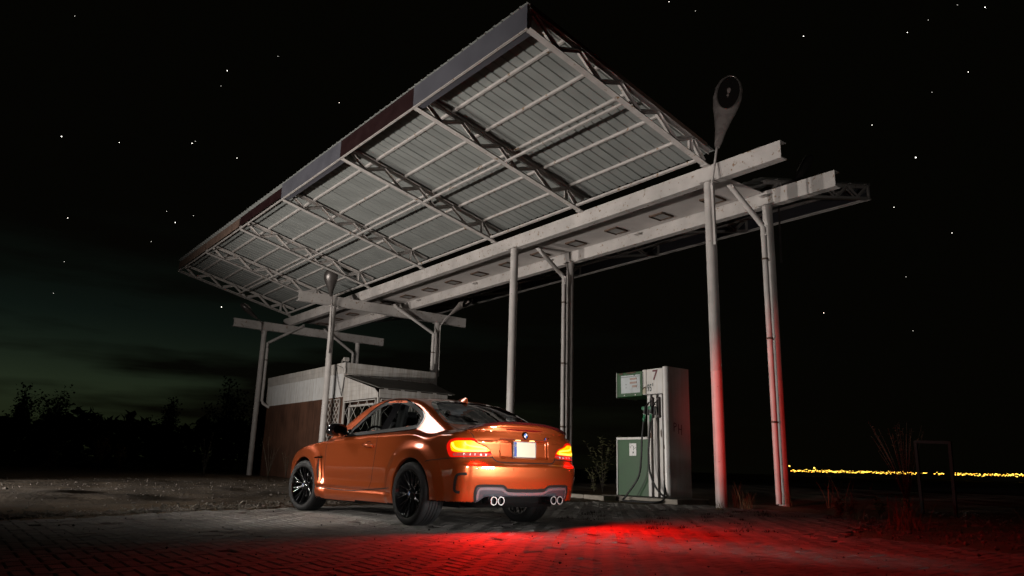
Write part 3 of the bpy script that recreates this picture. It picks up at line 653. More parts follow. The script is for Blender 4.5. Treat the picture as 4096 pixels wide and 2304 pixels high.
def surface_nets(fn, lo, hi, h, level=0.0):
    ax = [np.arange(lo[i], hi[i]+h, h) for i in range(3)]
    X, Y, Z = np.meshgrid(*ax, indexing='ij'); F = fn(X, Y, Z)-level
    S = F < 0; n = F.shape
    c = np.zeros((n[0]-1, n[1]-1, n[2]-1), int)
    sl = lambda a, i, j, k: a[i:n[0]-1+i, j:n[1]-1+j, k:n[2]-1+k]
    for i in (0, 1):
        for j in (0, 1):
            for k in (0, 1): c += sl(S, i, j, k)
    act = (c > 0) & (c < 8); idx = np.full(c.shape, -1, int); idx[act] = np.arange(act.sum())
    I, J, K = np.nonzero(act); acc = np.zeros((len(I), 3)); cnt = np.zeros(len(I))
    corners = [(i, j, k) for i in (0, 1) for j in (0, 1) for k in (0, 1)]
    for a in corners:
        for b in corners:
            if b > a and sum(abs(p-q) for p, q in zip(a, b)) == 1:
                fa = F[I+a[0], J+a[1], K+a[2]]; fb = F[I+b[0], J+b[1], K+b[2]]
                m = (fa < 0) != (fb < 0); t = np.where(m, fa/np.where(m, fa-fb, 1), 0)
                p = np.array(a)+(np.array(b)-np.array(a))*t[:, None]; acc[m] += p[m]; cnt[m] += 1
    V = (np.stack([I, J, K], 1)+acc/cnt[:, None])*h+np.array(lo)
    faces = []
    for d in range(3):
        e1, e2 = [(1, 2), (2, 0), (0, 1)][d]
        s1 = [slice(1, n[q]-1) for q in range(3)]; s1[d] = slice(0, n[d]-1)
        s2 = list(s1); s2[d] = slice(1, n[d])
        A = S[tuple(s1)]; B_ = S[tuple(s2)]; ch = A != B_; i3 = np.array(np.nonzero(ch)).T
        for q in range(3):
            if q != d: i3[:, q] += 1
        o = np.zeros(3, int); u = o.copy(); u[e1] = 1; w = o.copy(); w[e2] = 1
        g = lambda off: idx[tuple((i3-off).T)]
        quad = np.stack([g(u+w), g(w), g(o), g(u)], 1)   # around the edge
        flip = ~A[ch]; quad[flip] = quad[flip][:, ::-1]; faces.append(quad)
    return V, np.concatenate(faces)
# ------------------------------------------------------------------ the orange coupe
def paint_mat():
    m = bpy.data.materials.new('burnt_orange_metallic'); m.use_nodes = True; n = m.node_tree.nodes; l = m.node_tree.links; b = n['Principled BSDF']
    b.inputs['Base Color'].default_value = (.46, .084, .018, 1); b.inputs['Metallic'].default_value = .65; b.inputs['Roughness'].default_value = .32
    b.inputs['Coat Weight'].default_value = 1.0; b.inputs['Coat Roughness'].default_value = .03; b.inputs['Coat IOR'].default_value = 1.6
    tc = n.new('ShaderNodeTexCoord'); v = n.new('ShaderNodeTexNoise'); v.inputs['Scale'].default_value = 900; l.new(tc.outputs['Object'], v.inputs[0])
    bp = n.new('ShaderNodeBump'); bp.inputs['Strength'].default_value = .06; bp.inputs['Distance'].default_value = .001; l.new(v.outputs[0], bp.inputs['Height']); l.new(bp.outputs[0], b.inputs['Normal']); return m
m_paint = paint_mat()
m_gloss = mat('gloss_black_trim', (.006, .006, .007), .08, coat=1)
m_trim = mat('satin_black_trim', (.008, .008, .008), .45, spec=.3)
m_seam = mat('panel_gap_black', (.006, .004, .003), .8)
m_int = mat('interior_black', (.012, .011, .012), .7)
m_head = mat('grey_headliner', (.42, .44, .47), .85)
m_tyre = mat('tyre_rubber', (.009, .009, .0095), .7, var=.2, vscale=8)
m_rim = mat('black_alloy', (.008, .008, .009), .16, coat=.8)
m_disc = mat('brake_steel', (.25, .25, .25), .35, metal=1)
m_chrome = mat('chrome', (.75, .75, .77), .07, metal=1)
m_diff = mat('grey_diffuser', (.085, .088, .105), .30, metal=.3, coat=.4)
m_pipe = mat('dark_tailpipe', (.05, .05, .055), .25, metal=.8)
m_tip = mat('polished_tailpipe', (.80, .80, .80), .28, metal=.35)
m_diff_lit = mat('diffuser_lit_silver', (.30, .31, .34), .25, metal=.6, coat=.5)  # paler tone of the diffuser, light on its upper band put into colour
m_carbon = mat('carbon_lip', (.03, .008, .008), .2, coat=1)
m_glass = glass_mat('tinted_car_glass', (.68, .72, .72), .0, .35)
m_glass2 = glass_mat('rear_window_glass', (.42, .44, .46), .0, .5)
m_lred = mat('red_lens', (.35, .004, .004), .08, coat=1, emit=(1, .012, .004), estr=.7)
m_lyel = mat('lit_light_bars', (.6, .3, .0), .3, emit=(1, .52, .0), estr=1.05)
m_lyel2 = mat('lit_light_bars_hot', (.6, .5, .1), .3, emit=(1, .84, .10), estr=1.25)
m_lclr = mat('clear_pink_lens', (.35, .06, .06), .1, coat=1, emit=(1, .12, .10), estr=.22)
m_under = mat('underbody_black', (.006, .006, .006), .9, spec=.1)
m_plate = mat('number_plate_cream', (.60, .55, .42), .4, emit=(1, .9, .66), estr=.05)  # cream plate with a faint glow put in, though it is no lamp
m_blue = mat('plate_blue', (.02, .06, .28), .4); m_white = mat('emblem_white', (.7, .7, .7), .3); m_eb = mat('emblem_blue', (.02, .13, .5), .3)
CX, CY, PSI = 5.098, 7.182, 1.6086
car = tag(empty('parked_car', (CX, CY, 0), PSI), 'orange two-door coupe with black wheels and glowing tail lights, seen from behind', 'car')
# --- shell
V, Fq = surface_nets(car_f, (-1.06, -1.0, .08), (3.52, 1.0, 1.50), .0165)
for _ in range(3):
    g = car_grad(V[:, 0], V[:, 1], V[:, 2]); f = car_f(V[:, 0], V[:, 1], V[:, 2]); g2 = (g*g).sum(1)+1e-6
    V = V-np.clip(f/g2, -.01, .01)[:, None]*g
g = car_grad(V[:, 0], V[:, 1], V[:, 2], .003); Nn = g/(np.linalg.norm(g, axis=1)[:, None]+1e-9)
C_ = V[Fq].mean(1); x, y, z = C_.T; ya = np.abs(y); NC = Nn[Fq].mean(1)
def inpoly(px, py, P):
    r = np.zeros(len(px), bool); n = len(P)
    for i in range(n):
        x1, y1 = P[i]; x2, y2 = P[(i+1) % n]
        c = ((y1 > py) != (y2 > py)); r ^= c & (px < (x2-x1)*(py-y1)/((y2-y1)+1e-12)+x1)
    return r
DLO = [(1.675, .982), (1.605, .980), (1.25, .992), (.863, 1.008), (.5, 1.024), (.155, 1.040), (.105, 1.055), (.068, 1.095), (.058, 1.141), (.085, 1.175), (.135, 1.208), (.215, 1.245), (.305, 1.283), (.41, 1.318), (.53, 1.350), (.66, 1.370), (.80, 1.377), (.97, 1.365), (1.161, 1.318), (1.35, 1.222), (1.495, 1.113), (1.61, 1.035)]
def shrink(P, d):
    P = np.array(P); c = P.mean(0); n = len(P); out = []
    A = sum(P[i][0]*P[(i+1) % n][1]-P[(i+1) % n][0]*P[i][1] for i in range(n)); s = 1 if A > 0 else -1
    for i in range(n):
        a = P[i]-P[i-1]; b = P[(i+1) % n]-P[i]; a /= np.linalg.norm(a); b /= np.linalg.norm(b)
        na = np.array([-a[1], a[0]])*s; nb = np.array([-b[1], b[0]])*s; m = na+nb; m /= np.linalg.norm(m); k = d/max(.45, m@na); out.append(tuple(P[i]+m*k))
    return out
BACK = [(.245, 0), (.235, .25), (.225, .45), (.19, .52), (.03, .600), (-.183, .652), (-.36, .680), (-.415, .62), (-.47, .45), (-.505, .2), (-.51, 0)]
BACK = BACK+[(a, -b) for a, b in BACK[-2:0:-1]]
WIND = [(1.37, 0), (1.33, .35), (1.27, .50), (1.36, .60), (1.60, .665), (1.80, .70), (1.90, .70), (2.08, .55), (2.2, .3), (2.25, 0)]
WIND = WIND+[(a, -b) for a, b in WIND[-2:0:-1]]
hole = (ya > .5) & (z > .96) & inpoly(x, z, shrink(DLO, .022)) & (np.abs(NC[:, 1]) > .5)
top = NC[:, 2] > .25
hole |= top & inpoly(x, y, shrink(BACK, .03)) & (z > 1.02)
hole |= top & inpoly(x, y, shrink(WIND, .03)) & (z > 1.0)
LAMP3 = [(-.613, .849, .833), (-.625, .846, .862), (-.649, .841, .890), (-.69, .83, .908), (-.734, .815, .917), (-.786, .763, .915), (-.819, .669, .921), (-.828, .638, .900), (-.835, .611, .872), (-.846, .55, .856), (-.853, .508, .842), (-.860, .474, .800), (-.868, .446, .746), (-.835, .672, .730), (-.75, .82, .722), (-.693, .848, .720), (-.66, .850, .745), (-.641, .851, .774)]
BUMPX = lambda x, ya: .715+.02*sstep(-.5, -.9, x)
reg = np.full(len(Fq), 'body_shell', dtype=object)
reg[(x > 1.0) & (x < 2.10) & (z < 1.0)] = 'door'; 
drx = lambda z: np.interp(z, [.335, .49, .65, .8, .926, .967, 1.05], [.947, .87, .824, .809, .811, .823, .863])
dfx = lambda z: np.interp(z, [.334, .49, .635, .783, .869, .91, .96], [2.111, 2.078, 2.067, 2.085, 2.092, 2.04, 1.981])
reg[(x > drx(z)) & (x < dfx(z)) & (z < 1.0) & (z > .318) & (ya > .5)] = 'door'
reg[(x < drx(z)) & (x > .9) & (z < 1.0)] = 'body_shell'
reg[(x >= dfx(z)) & (z < 1.02)] = 'front_wing'
reg[(x > 2.0) & (z > .72) & (ya < .70) & (NC[:, 2] > .5)] = 'bonnet'
reg[(x > 3.05) & (z < .72)] = 'front_bumper'
reg[(z < .318) & (x > .3) & (x < 2.45) & (NC[:, 2] > -.5)] = 'side_skirt'
reg[(x < -.15) & (z < BUMPX(x, ya)) & (ya+(-x-.86)*0 > 0)] = 'rear_bumper'
lidy = lambda z: np.interp(z, [.68, .73, .81, .865, .933, 1.003, 1.06], [.40, .434, .466, .591, .667, .69, .66])
reg[(x < -.38) & (z > .685) & (ya < lidy(z)) & (z < 1.3)] = 'boot_lid'
reg[(NC[:, 2] < -.6) & (z < .5)] = 'underbody'
arch = (((np.hypot(x, z-RA) < .385) | (np.hypot(x-WB, z-RF) < .378)) & (ya < .855+.0*x) & (z > .15)) | ((ya < .515) & (z < .72) & ((np.abs(x) < .42) | (np.abs(x-WB) < .42)))
reg[arch & (ya < .862)] = 'wheel_arch_liner'
DIFF = [(.60, .265), (.628, .285), (.645, .36), (.640, .432), (.60, .443), (.335, .443), (.300, .432), (.262, .398), (-.262, .398), (-.300, .432), (-.335, .443), (-.60, .443), (-.640, .432), (-.645, .36), (-.628, .285), (-.60, .265), (-.555, .29), (-.535, .325), (.535, .325), (.555, .29)]
dif = (x < -.7) & inpoly(y, z, DIFF)
reg[dif] = 'diffuser'
reg[(x < -.7) & (z < .345) & (ya < .5) & ~dif] = 'underbody'
mats = {'wheel_arch_liner': m_under, 'underbody': m_under, 'diffuser': m_diff}
def split(name, sel, m, parent):
    fs = Fq[sel]; u, inv = np.unique(fs, return_inverse=True); fs = inv.reshape(fs.shape)
    me = meshdata(name, V[u], fs, m, True); me.normals_split_custom_set_from_vertices([tuple(v) for v in Nn[u]]); return link(name, me, parent)
PARTS = {}
for nm in ('body_shell', 'door', 'front_wing', 'bonnet', 'front_bumper', 'side_skirt', 'rear_bumper', 'boot_lid', 'wheel_arch_liner', 'underbody', 'diffuser'):
    s = (reg == nm) & ~hole
    for side in ((1, -1) if nm in ('door', 'front_wing', 'side_skirt') else (2, -2, 3, -3) if nm == 'wheel_arch_liner' else (0,)):
        q = s & (y*side > 0) if side else s
        if abs(side) > 1: q = q & ((x > 1.3) == (abs(side) == 3))
        if q.any(): PARTS[(nm, side)] = split(nm, q, mats.get(nm, m_paint), car)
BODY = PARTS[('body_shell', 0)]; LID = PARTS[('boot_lid', 0)]; RB = PARTS[('rear_bumper', 0)]
# inner lining: pale headliner above, black trim below
Vi, Fi = surface_nets(car_f, (-.95, -.9, .25), (2.6, .9, 1.45), .035, level=-.035)
ci = Vi[Fi].mean(1); gi = car_grad(ci[:, 0], ci[:, 1], ci[:, 2]); gi /= np.linalg.norm(gi, axis=1)[:, None]+1e-9; xi, yi, zi = ci.T
hi_ = ((np.abs(yi) > .45) & inpoly(xi, zi, DLO) & (np.abs(gi[:, 1]) > .4)) | ((gi[:, 2] > .2) & (inpoly(xi, yi, shrink(BACK, .0)) | inpoly(xi, yi, shrink(WIND, .0)))) | (zi < .45) | (xi > 2.45) | (xi < -.55)
up_ = (zi > 1.20) & (xi > -.1)
for nm, s, m in (('headliner', up_ & ~hi_, m_head), ('cabin_trim', ~up_ & ~hi_, m_int)):
    fs = Fi[s]; u, inv = np.unique(fs, return_inverse=True); link(nm, meshdata(nm, Vi[u], inv.reshape(fs.shape), m, True), car)
# --- conforming pieces
def seg_resample(P, step):
    P = [np.array(p, float) for p in P]; out = [P[0]]
    for a, b in zip(P[:-1], P[1:]):
        k = max(1, int(np.linalg.norm(b-a)/step)); out += [a+(b-a)*i/k for i in range(1, k+1)]
    return np.array(out)
def smooth_line(P, it=2):
    P = [np.array(p, float) for p in P]
    for _ in range(it):
        Q = [P[0]]
        for a, b in zip(P[:-1], P[1:]): Q += [a*.75+b*.25, a*.25+b*.75]
        Q.append(P[-1]); P = Q
    return P
def smooth_loop(P, it=1):
    P = [np.array(p, float) for p in P]
    for _ in range(it):
        Q = []
        for a, b in zip(P, P[1:]+P[:1]): Q += [a*.75+b*.25, a*.25+b*.75]
        P = Q
    return P
def rays(P2, view):
    P2 = np.asarray(P2, float)
    if view in ('L', 'R'):
        s = 1 if view == 'L' else -1
        return np.stack([P2[:, 0], np.full(len(P2), s*1.2), P2[:, 1]], 1), np.tile([0., -s, 0.], (len(P2), 1))
    if view == 'B': return np.stack([np.full(len(P2), -1.3), P2[:, 0], P2[:, 1]], 1), np.tile([1., 0, 0], (len(P2), 1))
    if view == 'T': return np.stack([P2[:, 0], P2[:, 1], np.full(len(P2), 1.7)], 1), np.tile([0., 0, -1.], (len(P2), 1))
    if view in ('CL', 'CR'):   # oblique rear corner; coordinates (s along the corner, z)
        s = 1 if view == 'CL' else -1; d = np.array([.88, -.475*s, 0]); d /= np.linalg.norm(d); e = np.array([.475, .88*s, 0]); e /= np.linalg.norm(e)
        o = e*P2[:, :1]-d*2.0; o[:, 2] = P2[:, 1]; return o, np.tile(d, (len(P2), 1))
def conf(P2, view, off):
    o, d = rays(P2, view); return hit(o, d, tmax=3.0, n=250, off=off)
def ribbon(name, P2, view, width, m, parent, off=.0012, step=.02, smooth_it=2, loop=False):
    P = smooth_loop(P2, smooth_it) if loop else smooth_line(P2, smooth_it)
    if loop: P = P+[P[0]]
    P = seg_resample(P, step); t = np.gradient(P, axis=0); t /= np.linalg.norm(t, axis=1)[:, None]+1e-9; nrm = np.stack([-t[:, 1], t[:, 0]], 1)
    A = conf(P+nrm*width/2, view, off); B = conf(P-nrm*width/2, view, off); n = len(P)
    me = meshdata(name, np.concatenate([A, B]), [(i, i+1, n+i+1, n+i) for i in range(n-1)], m, True)
    return link(name, me, parent)
def patch(name, P2, view, m, parent, off=.002, rings=5, thick=0, smooth_it=1, center=None, step=.03):
    P = smooth_loop(P2, smooth_it); P = seg_resample(P+[P[0]], step)[:-1]; c = P.mean(0) if center is None else np.array(center); n = len(P)
    R = [c+(P-c)*(k/rings) for k in range(rings, 0, -1)]; pts = np.concatenate(R+[c[None]]); Q = conf(pts, view, off)
    F = [(k*n+i, k*n+(i+1) % n, (k+1)*n+(i+1) % n, (k+1)*n+i) for k in range(rings-1) for i in range(n)]+[((rings-1)*n+i, (rings-1)*n+(i+1) % n, rings*n) for i in range(n)]
    if thick:
        g_ = conf(R[0], view, off-thick); b = len(Q); Q = np.concatenate([Q, g_]); F += [(i, b+i, b+(i+1) % n, (i+1) % n) for i in range(n)]
    me = meshdata(name, Q, F, m, True)
    bm = bmesh.new(); bm.from_mesh(me); bmesh.ops.recalc_face_normals(bm, faces=bm.faces); bm.to_mesh(me); bm.free(); me.set_sharp_from_angle(angle=math.radians(50))
    return link(name, me, parent)
FRONTG = [(1.655, .984), (1.605, .982), (1.25, .995), (.865, 1.010), (.775, 1.33), (.77, 1.374), (.80, 1.377), (.97, 1.365), (1.161, 1.318), (1.35, 1.222), (1.495, 1.113), (1.60, 1.035)]
QUART = [(.745, 1.02), (.5, 1.026), (.155, 1.042), (.105, 1.057), (.070, 1.095), (.060, 1.141), (.085, 1.175), (.135, 1.208), (.215, 1.245), (.305, 1.283), (.41, 1.318), (.53, 1.350), (.65, 1.368)]
for v, sd in (('L', 1), ('R', -1)):
    D_ = PARTS[('door', sd)]
    patch('door_window', shrink(FRONTG, .012), v, m_glass, D_, off=-.004, rings=6, center=(1.1, 1.15))
    patch('quarter_window', shrink(QUART, .010), v, m_glass, BODY, off=-.004, rings=6, center=(.42, 1.15))
    patch('window_pillar', [(.905, .995), (.72, 1.01), (.645, 1.372), (.80, 1.382)], v, m_gloss, BODY, off=.001, rings=4, smooth_it=0)
    ribbon('window_surround', DLO, v, .050, m_trim, BODY, off=.002, loop=True, smooth_it=1)
    ribbon('window_trim', shrink(DLO, -.026), v, .010, m_chrome if False else m_gloss, BODY, off=.005, loop=True, smooth_it=1)
    ribbon('door_gap', [(2.111, .334), (2.078, .488), (2.067, .635), (2.085, .783), (2.094, .855), (2.06, .895), (1.985, .955), (1.80, .975), (1.69, .985)], v, .0075, m_seam, D_)
    ribbon('door_gap', [(.865, 1.005), (.823, .967), (.811, .926), (.809, .797), (.824, .65), (.87, .49), (.947, .335)], v, .0085, m_seam, D_)
    ribbon('sill_gap', [(2.27, .328), (2.135, .318), (1.903, .308), (1.523, .306), (1.253, .314), (.952, .338), (.6, .362), (.42, .375)], v, .012, m_seam, PARTS[('side_skirt', sd)])
    # side gill with its cross bar
    GILL = [(2.236, .752), (2.262, .690), (2.262, .573), (2.232, .455), (2.165, .372), (2.128, .45), (2.150, .56), (2.190, .678), (2.215, .752)]
    patch('wing_vent', [(2.222, .745), (2.238, .690), (2.236, .573), (2.212, .46), (2.172, .40), (2.160, .46), (2.175, .56), (2.200, .678)], v, m_seam, PARTS[('front_wing', sd)], off=.002, rings=3)
    ribbon('vent_blade', [(2.236, .752), (2.256, .690), (2.254, .573), (2.228, .455), (2.165, .372)], v, .018, m_paint, PARTS[('front_wing', sd)], off=.014)
    ribbon('vent_blade', [(2.218, .752), (2.196, .678), (2.158, .56), (2.140, .45), (2.160, .375)], v, .030, m_paint, PARTS[('front_wing', sd)], off=.016)
    ribbon('vent_bar', [(2.305, .690), (2.21, .697), (2.118, .702)], v, .020, m_chrome, PARTS[('front_wing', sd)], off=.020)
    # door handle
    c = conf([(1.0, .85)], v, 0)[0]; p = MB()
    H = [Vector(conf([(a, .85-.004*i)], v, o_)[0]) for i, (a, o_) in enumerate(((1.12, .002), (1.08, .026), (1.0, .040), (.92, .038), (.87, .010)))]
    p.tube(H, [.014, .019, .021, .021, .016], 10); hd = p.build('door_handle', m_paint, D_, smooth=True)
    patch('handle_recess', [(1.06, .885), (.94, .893), (.925, .815), (1.04, .81)], v, m_seam if False else m_paint, D_, off=.0015, rings=3, smooth_it=2)
    ribbon('handle_recess_edge', [(1.06, .875), (1.02, .892), (.96, .893), (.935, .87)], v, .006, m_seam, D_, off=.003)
    # rear bumper corner vent
    q = 'C'+v
    if v == 'L': e_ = np.array([.475, .88]); e_ /= np.linalg.norm(e_)
    BV = [(-.858, .755, .560), (-.835, .795, .560), (-.785, .829, .552), (-.765, .833, .50), (-.742, .825, .40), (-.755, .815, .380), (-.790, .79, .378)]
    ribbon('bumper_vent', [(a*e_[0]+b*e_[1], c_) for a, b, c_ in BV], q, .026, m_seam, RB, off=.002, step=.012)
    ribbon('bumper_vent_lip', [((a-.022)*e_[0]+(b-.012)*e_[1], c_-.018*(i < 3)) for i, (a, b, c_) in enumerate(BV[:5])], q, .006, m_paint, RB, off=.010, step=.012)
    # bumper to wing gap
    ribbon('bumper_gap', [(-.30, .668), (-.33, .684), (-.50, .698), (-.677, .713)], v, .0075, m_seam, RB)
    ribbon('bumper_gap', [(-.60*e_[0]+.856*e_[1], .708), (-.70*e_[0]+.848*e_[1], .712), (-.78*e_[0]+.79*e_[1], .716), (-.836*e_[0]+.673*e_[1], .720), (-.868*e_[0]+.44*e_[1], .728)], q, .0085, m_seam, RB)
    # tail lamp
    LP = [(a*e_[0]+b*e_[1], c_) for a, b, c_ in LAMP3]
    cen = (-.78*e_[0]+.72*e_[1], .825)
    TL = patch('tail_light', LP, q, m_lred, car, off=.006, rings=7, thick=.014, center=cen, step=.02)
    Y3 = [(-.672, .843, .862), (-.700, .83, .880), (-.740, .81, .890), (-.785, .765, .890), (-.823, .67, .895), (-.832, .631, .868), (-.846, .55, .845), (-.854, .500, .822), (-.861, .470, .785), (-.83, .671, .779), (-.77, .80, .771), (-.715, .84, .778), (-.69, .845, .80)]
    patch('light_bar', [(a*e_[0]+b*e_[1], c_) for a, b, c_ in Y3], q, m_lyel, TL, off=.0085, rings=6, center=(-.79*e_[0]+.70*e_[1], .83), step=.02)
    U = [(-.70, .835, .868), (-.715, .835, .83), (-.745, .815, .802), (-.80, .745, .792), (-.84, .64, .790), (-.857, .52, .797)]
    ribbon('bright_bar', [(a*e_[0]+b*e_[1], c_) for a, b, c_ in U], q, .020, m_lyel2, TL, off=.011, step=.015)
    U = [(-.79, .755, .878), (-.80, .74, .845), (-.83, .66, .832), (-.845, .58, .828), (-.855, .52, .815)]
    ribbon('bright_bar', [(a*e_[0]+b*e_[1], c_) for a, b, c_ in U], q, .014, m_lyel2, TL, off=.011, step=.015)
    Z3 = [(-.72, .835, .766), (-.77, .80, .766), (-.83, .671, .771), (-.862, .466, .772), (-.868, .452, .752), (-.836, .665, .738), (-.755, .815, .734), (-.715, .84, .736)]
    patch('reversing_lens', [(a*e_[0]+b*e_[1], c_) for a, b, c_ in Z3], q, m_lclr, TL, off=.0085, rings=4, step=.02)
    for t in (.25, .42, .55, .72, .86):
        a = np.array(Z3[0])*(1-t)+np.array(Z3[3])*t; ribbon('lens_rib', [(a[0]*e_[0]+a[1]*e_[1], .764), (a[0]*e_[0]+a[1]*e_[1]+.003, .742)], q, .010+.01*(t > .6), m_white, TL, off=.0105, smooth_it=0)
    # lamp's own red light, thrown back onto the paving
    # mirror
    s = sd; mr = MB(); R_ = Matrix.Rotation(.25*s, 3, 'Z')
    pr = [(-.085, .10, .05), (-.075, .13, .075), (-.03, .14, .085), (.03, .12, .078), (.075, .07, .05), (.09, .02, .015)]
    Vm = []; n = 18
    for a, b, c_ in pr:
        for k in range(n):
            t = 2*math.pi*k/n; u_ = math.copysign(abs(math.cos(t))**.7, math.cos(t)); w_ = math.copysign(abs(math.sin(t))**.7, math.sin(t))
            Vm.append(R_ @ Vector((a, u_*b, w_*c_))+Vector((1.66, s*.965, 1.035)))
    mr.add(Vm, [(i*n+k, i*n+(k+1) % n, (i+1)*n+(k+1) % n, (i+1)*n+k) for i in range(len(pr)-1) for k in range(n)]+[tuple((len(pr)-1)*n+k for k in range(n))])
    MR = mr.build('door_mirror', m_gloss, D_, smooth=True)
    gl = MB(); gl.add([R_ @ Vector((-.078, .118*math.cos(t), .066*math.sin(t)))+Vector((1.66, s*.965, 1.035)) for t in [2*math.pi*k/20 for k in range(20)]], [tuple(range(20))]); gl.build('mirror_glass', mat('mirror_glass', (.10, .10, .11), .03, metal=1), MR)
    ar = MB(); ar.tube([(1.68, s*.87, 1.0), (1.67, s*.80, 1.0), (1.68, s*.76, 1.0)], [.022, .026, .03], 8); ar.box((1.66, s*.765, 1.02), (.09, .02, .07), ch=.008); ar.build('mirror_foot', m_gloss, MR, smooth=True)
patch('rear_window', BACK, 'T', m_glass2, BODY, off=-.006, rings=8, center=(-.14, 0), step=.04)
ribbon('rear_window_frame', shrink(BACK, .020), 'T', .060, m_gloss, BODY, off=.0015, loop=True, smooth_it=1)
patch('windscreen', WIND, 'T', m_glass, BODY, off=-.006, rings=8, center=(1.8, 0), step=.05)
ribbon('windscreen_frame', shrink(WIND, .018), 'T', .058, m_gloss, BODY, off=.0015, loop=True, smooth_it=1)
for s in (1, -1):
    ribbon('lid_gap', [(-.385, s*.700), (-.44, s*.672), (-.60, s*.668), (-.76, s*.676)], 'T', .0085, m_seam, LID)
    ribbon('lid_gap', [(s*.690, 1.0), (s*.668, .955), (s*.656, .922)], 'B', .0085, m_seam, LID, smooth_it=1)
ribbon('lid_gap', [(.448, .742), (.436, .715), (.40, .690), (.34, .682), (-.34, .682), (-.40, .690), (-.436, .715), (-.448, .742)], 'B', .011, m_seam, LID, smooth_it=2)
ribbon('lid_crease', [(.345, .926), (0, .930), (-.345, .926)], 'B', .005, m_seam, LID, smooth_it=0)
patch('high_brake_light', [(.265, 1.036), (-.265, 1.036), (-.258, 1.018), (.258, 1.018)], 'B', mat('dark_red_lens', (.16, .006, .006), .1, coat=1), LID, off=.003, rings=3, smooth_it=1)
# carbon lip spoiler along the lid edge
sp_ = MB(); Ls = np.linspace(-.70, .70, 41); rows = []
for yy in Ls:
    zt = pchip(np.array([-.85]), DECK)[0]-.085*(abs(yy)/.75)**2.4; xb = float(np.interp(abs(yy), [0, .5, .7], [-.862, -.838, -.79])); e = max(0, 1-(abs(yy)/.70)**6)
    rows.append([(xb+.10, yy, zt-.004), (xb+.03, yy, zt+.012*e), (xb-.018*e, yy, zt+.018*e), (xb-.020*e, yy, zt+.009*e), (xb-.004, yy, zt-.016)])
n_ = 5; Vs = [p for r in rows for p in r]; sp_.add(Vs, [(i*n_+k, i*n_+k+1, (i+1)*n_+k+1, (i+1)*n_+k) for i in range(40) for k in range(4)])
sp_.build('lip_spoiler', m_carbon, LID, smooth=True)
# shark fin
fn = MB(); S = [(.40, 0, .002), (.36, .022, .02), (.30, .042, .020), (.25, .056, .017), (.215, .060, .012), (.20, .030, .014), (.19, 0, .012)]
Vf = []
for i in range(9):
    t = i/8; hgt = .062*(1-(1-t)**1.6) if t < .8 else .062*(1-(1-.8)**1.6)*(1 if t < .95 else .8)
    w_ = .021*math.sin(math.pi*min(1, t*.75+.12)); x_ = .40-.20*t
    zb_ = float(hit([(x_, 0, 1.7)], [(0, 0, -1.)])[0][2])-.004
    Vf += [(x_, -w_, zb_), (x_-.004, -w_*.45, zb_+hgt*.7), (x_-.012, 0, zb_+hgt), (x_-.004, w_*.45, zb_+hgt*.7), (x_, w_, zb_)]
fn.add(Vf, [(i*5+k, i*5+k+1, (i+1)*5+k+1, (i+1)*5+k) for i in range(8) for k in range(4)]+[(40, 41, 42, 43, 44)]); fn.build('roof_aerial', m_paint, BODY, smooth=True)
# number plate, badge, stripes
pl = MB(); pl.box((-.868, 0.0, .823), (.012, .305, .155), Matrix.Rotation(.05, 3, 'Y'), .002); PL = pl.build('number_plate', m_plate, LID)
pb = MB(); pb.box((-.8752, .135, .823), (.002, .034, .151), Matrix.Rotation(.05, 3, 'Y')); pb.build('plate_band', m_blue, PL)
pf = MB()
for a, b, c_, d_ in ((0, .079, .317, .008), (0, -.079, .317, .008), (.157, 0, .008, .15), (-.157, 0, .008, .15)): pf.box((-.866, a, .823+b), (.016, c_, d_))
pf.build('plate_frame', mat('plate_frame_grey', (.25, .25, .26), .35), PL)
for k in range(12):
    t = 2*math.pi*k/12; s_ = MB(); s_.box((-.8765, .135+.011*math.cos(t), .865+.011*math.sin(t)), (.001, .003, .003)); s_.build('star_mark', mat('star_yellow', (.7, .55, .05), .5) if k == 0 else bpy.data.materials['star_yellow'], PL)
text('LT', .030, (-.8775, .135, .772), (math.pi/2, 0, -math.pi/2), m_white, PL, 'country_letters', ext=.0004)
for s in (1, -1):
    z = MB(); z.box((-.872, s*.10, .918), (.02, .06, .008)); z.build('plate_lamp', mat('plate_lamp_lit', (.8, .6, .2), .3, emit=(1, .66, .2), estr=2.5) if s == 1 else bpy.data.materials['plate_lamp_lit'], LID)
bd = MB(); bd.lathe([(0, -.008), (.036, -.008), (.041, -.004), (.041, .004)], 28, 'x', (-.872, 0, .972)); BD = bd.build('badge', m_gloss, LID, smooth=True)
def roundel(parent, c, r, ax):
    for k in range(4):
        q = MB(); P = [(0, 0)]+[(r*math.cos(t), r*math.sin(t)) for t in [math.pi/2*(k+i/6) for i in range(7)]]
        q.add([Vector(c)+ax(a, b) for a, b in P], [tuple(range(8))]); q.build('badge_quarter', m_eb if k % 2 == 1 else m_white, parent)
    g_ = MB(); g_.tube([Vector(c)+ax(r*1.08*math.cos(t), r*1.08*math.sin(t)) for t in [2*math.pi*i/24 for i in range(25)]], r*.07, 5, False); g_.build('badge_ring', m_chrome, parent)
roundel(BD, (-.8815, 0, .972), .024, lambda a, b: Vector((0, -a, b)))
st = MB()
mc = [(-.290, m_eb), (-.300, mat('stripe_navy', (.01, .02, .12), .4)), (-.310, mat('stripe_red', (.5, .02, .02), .4))]
for yy, mm in mc:
    q = MB(); q.poly([(-.872, yy+.004, .938), (-.872, yy-.005, .938), (-.872, yy-.010, .962), (-.872, yy-.001, .962)], (-1, 0, 0), .004); q.build('stripe_mark', mm, LID)
text('M', .036, (-.874, -.336, .950), (math.pi/2, 0, -math.pi/2), m_chrome, LID, 'letter_mark', ext=.002)
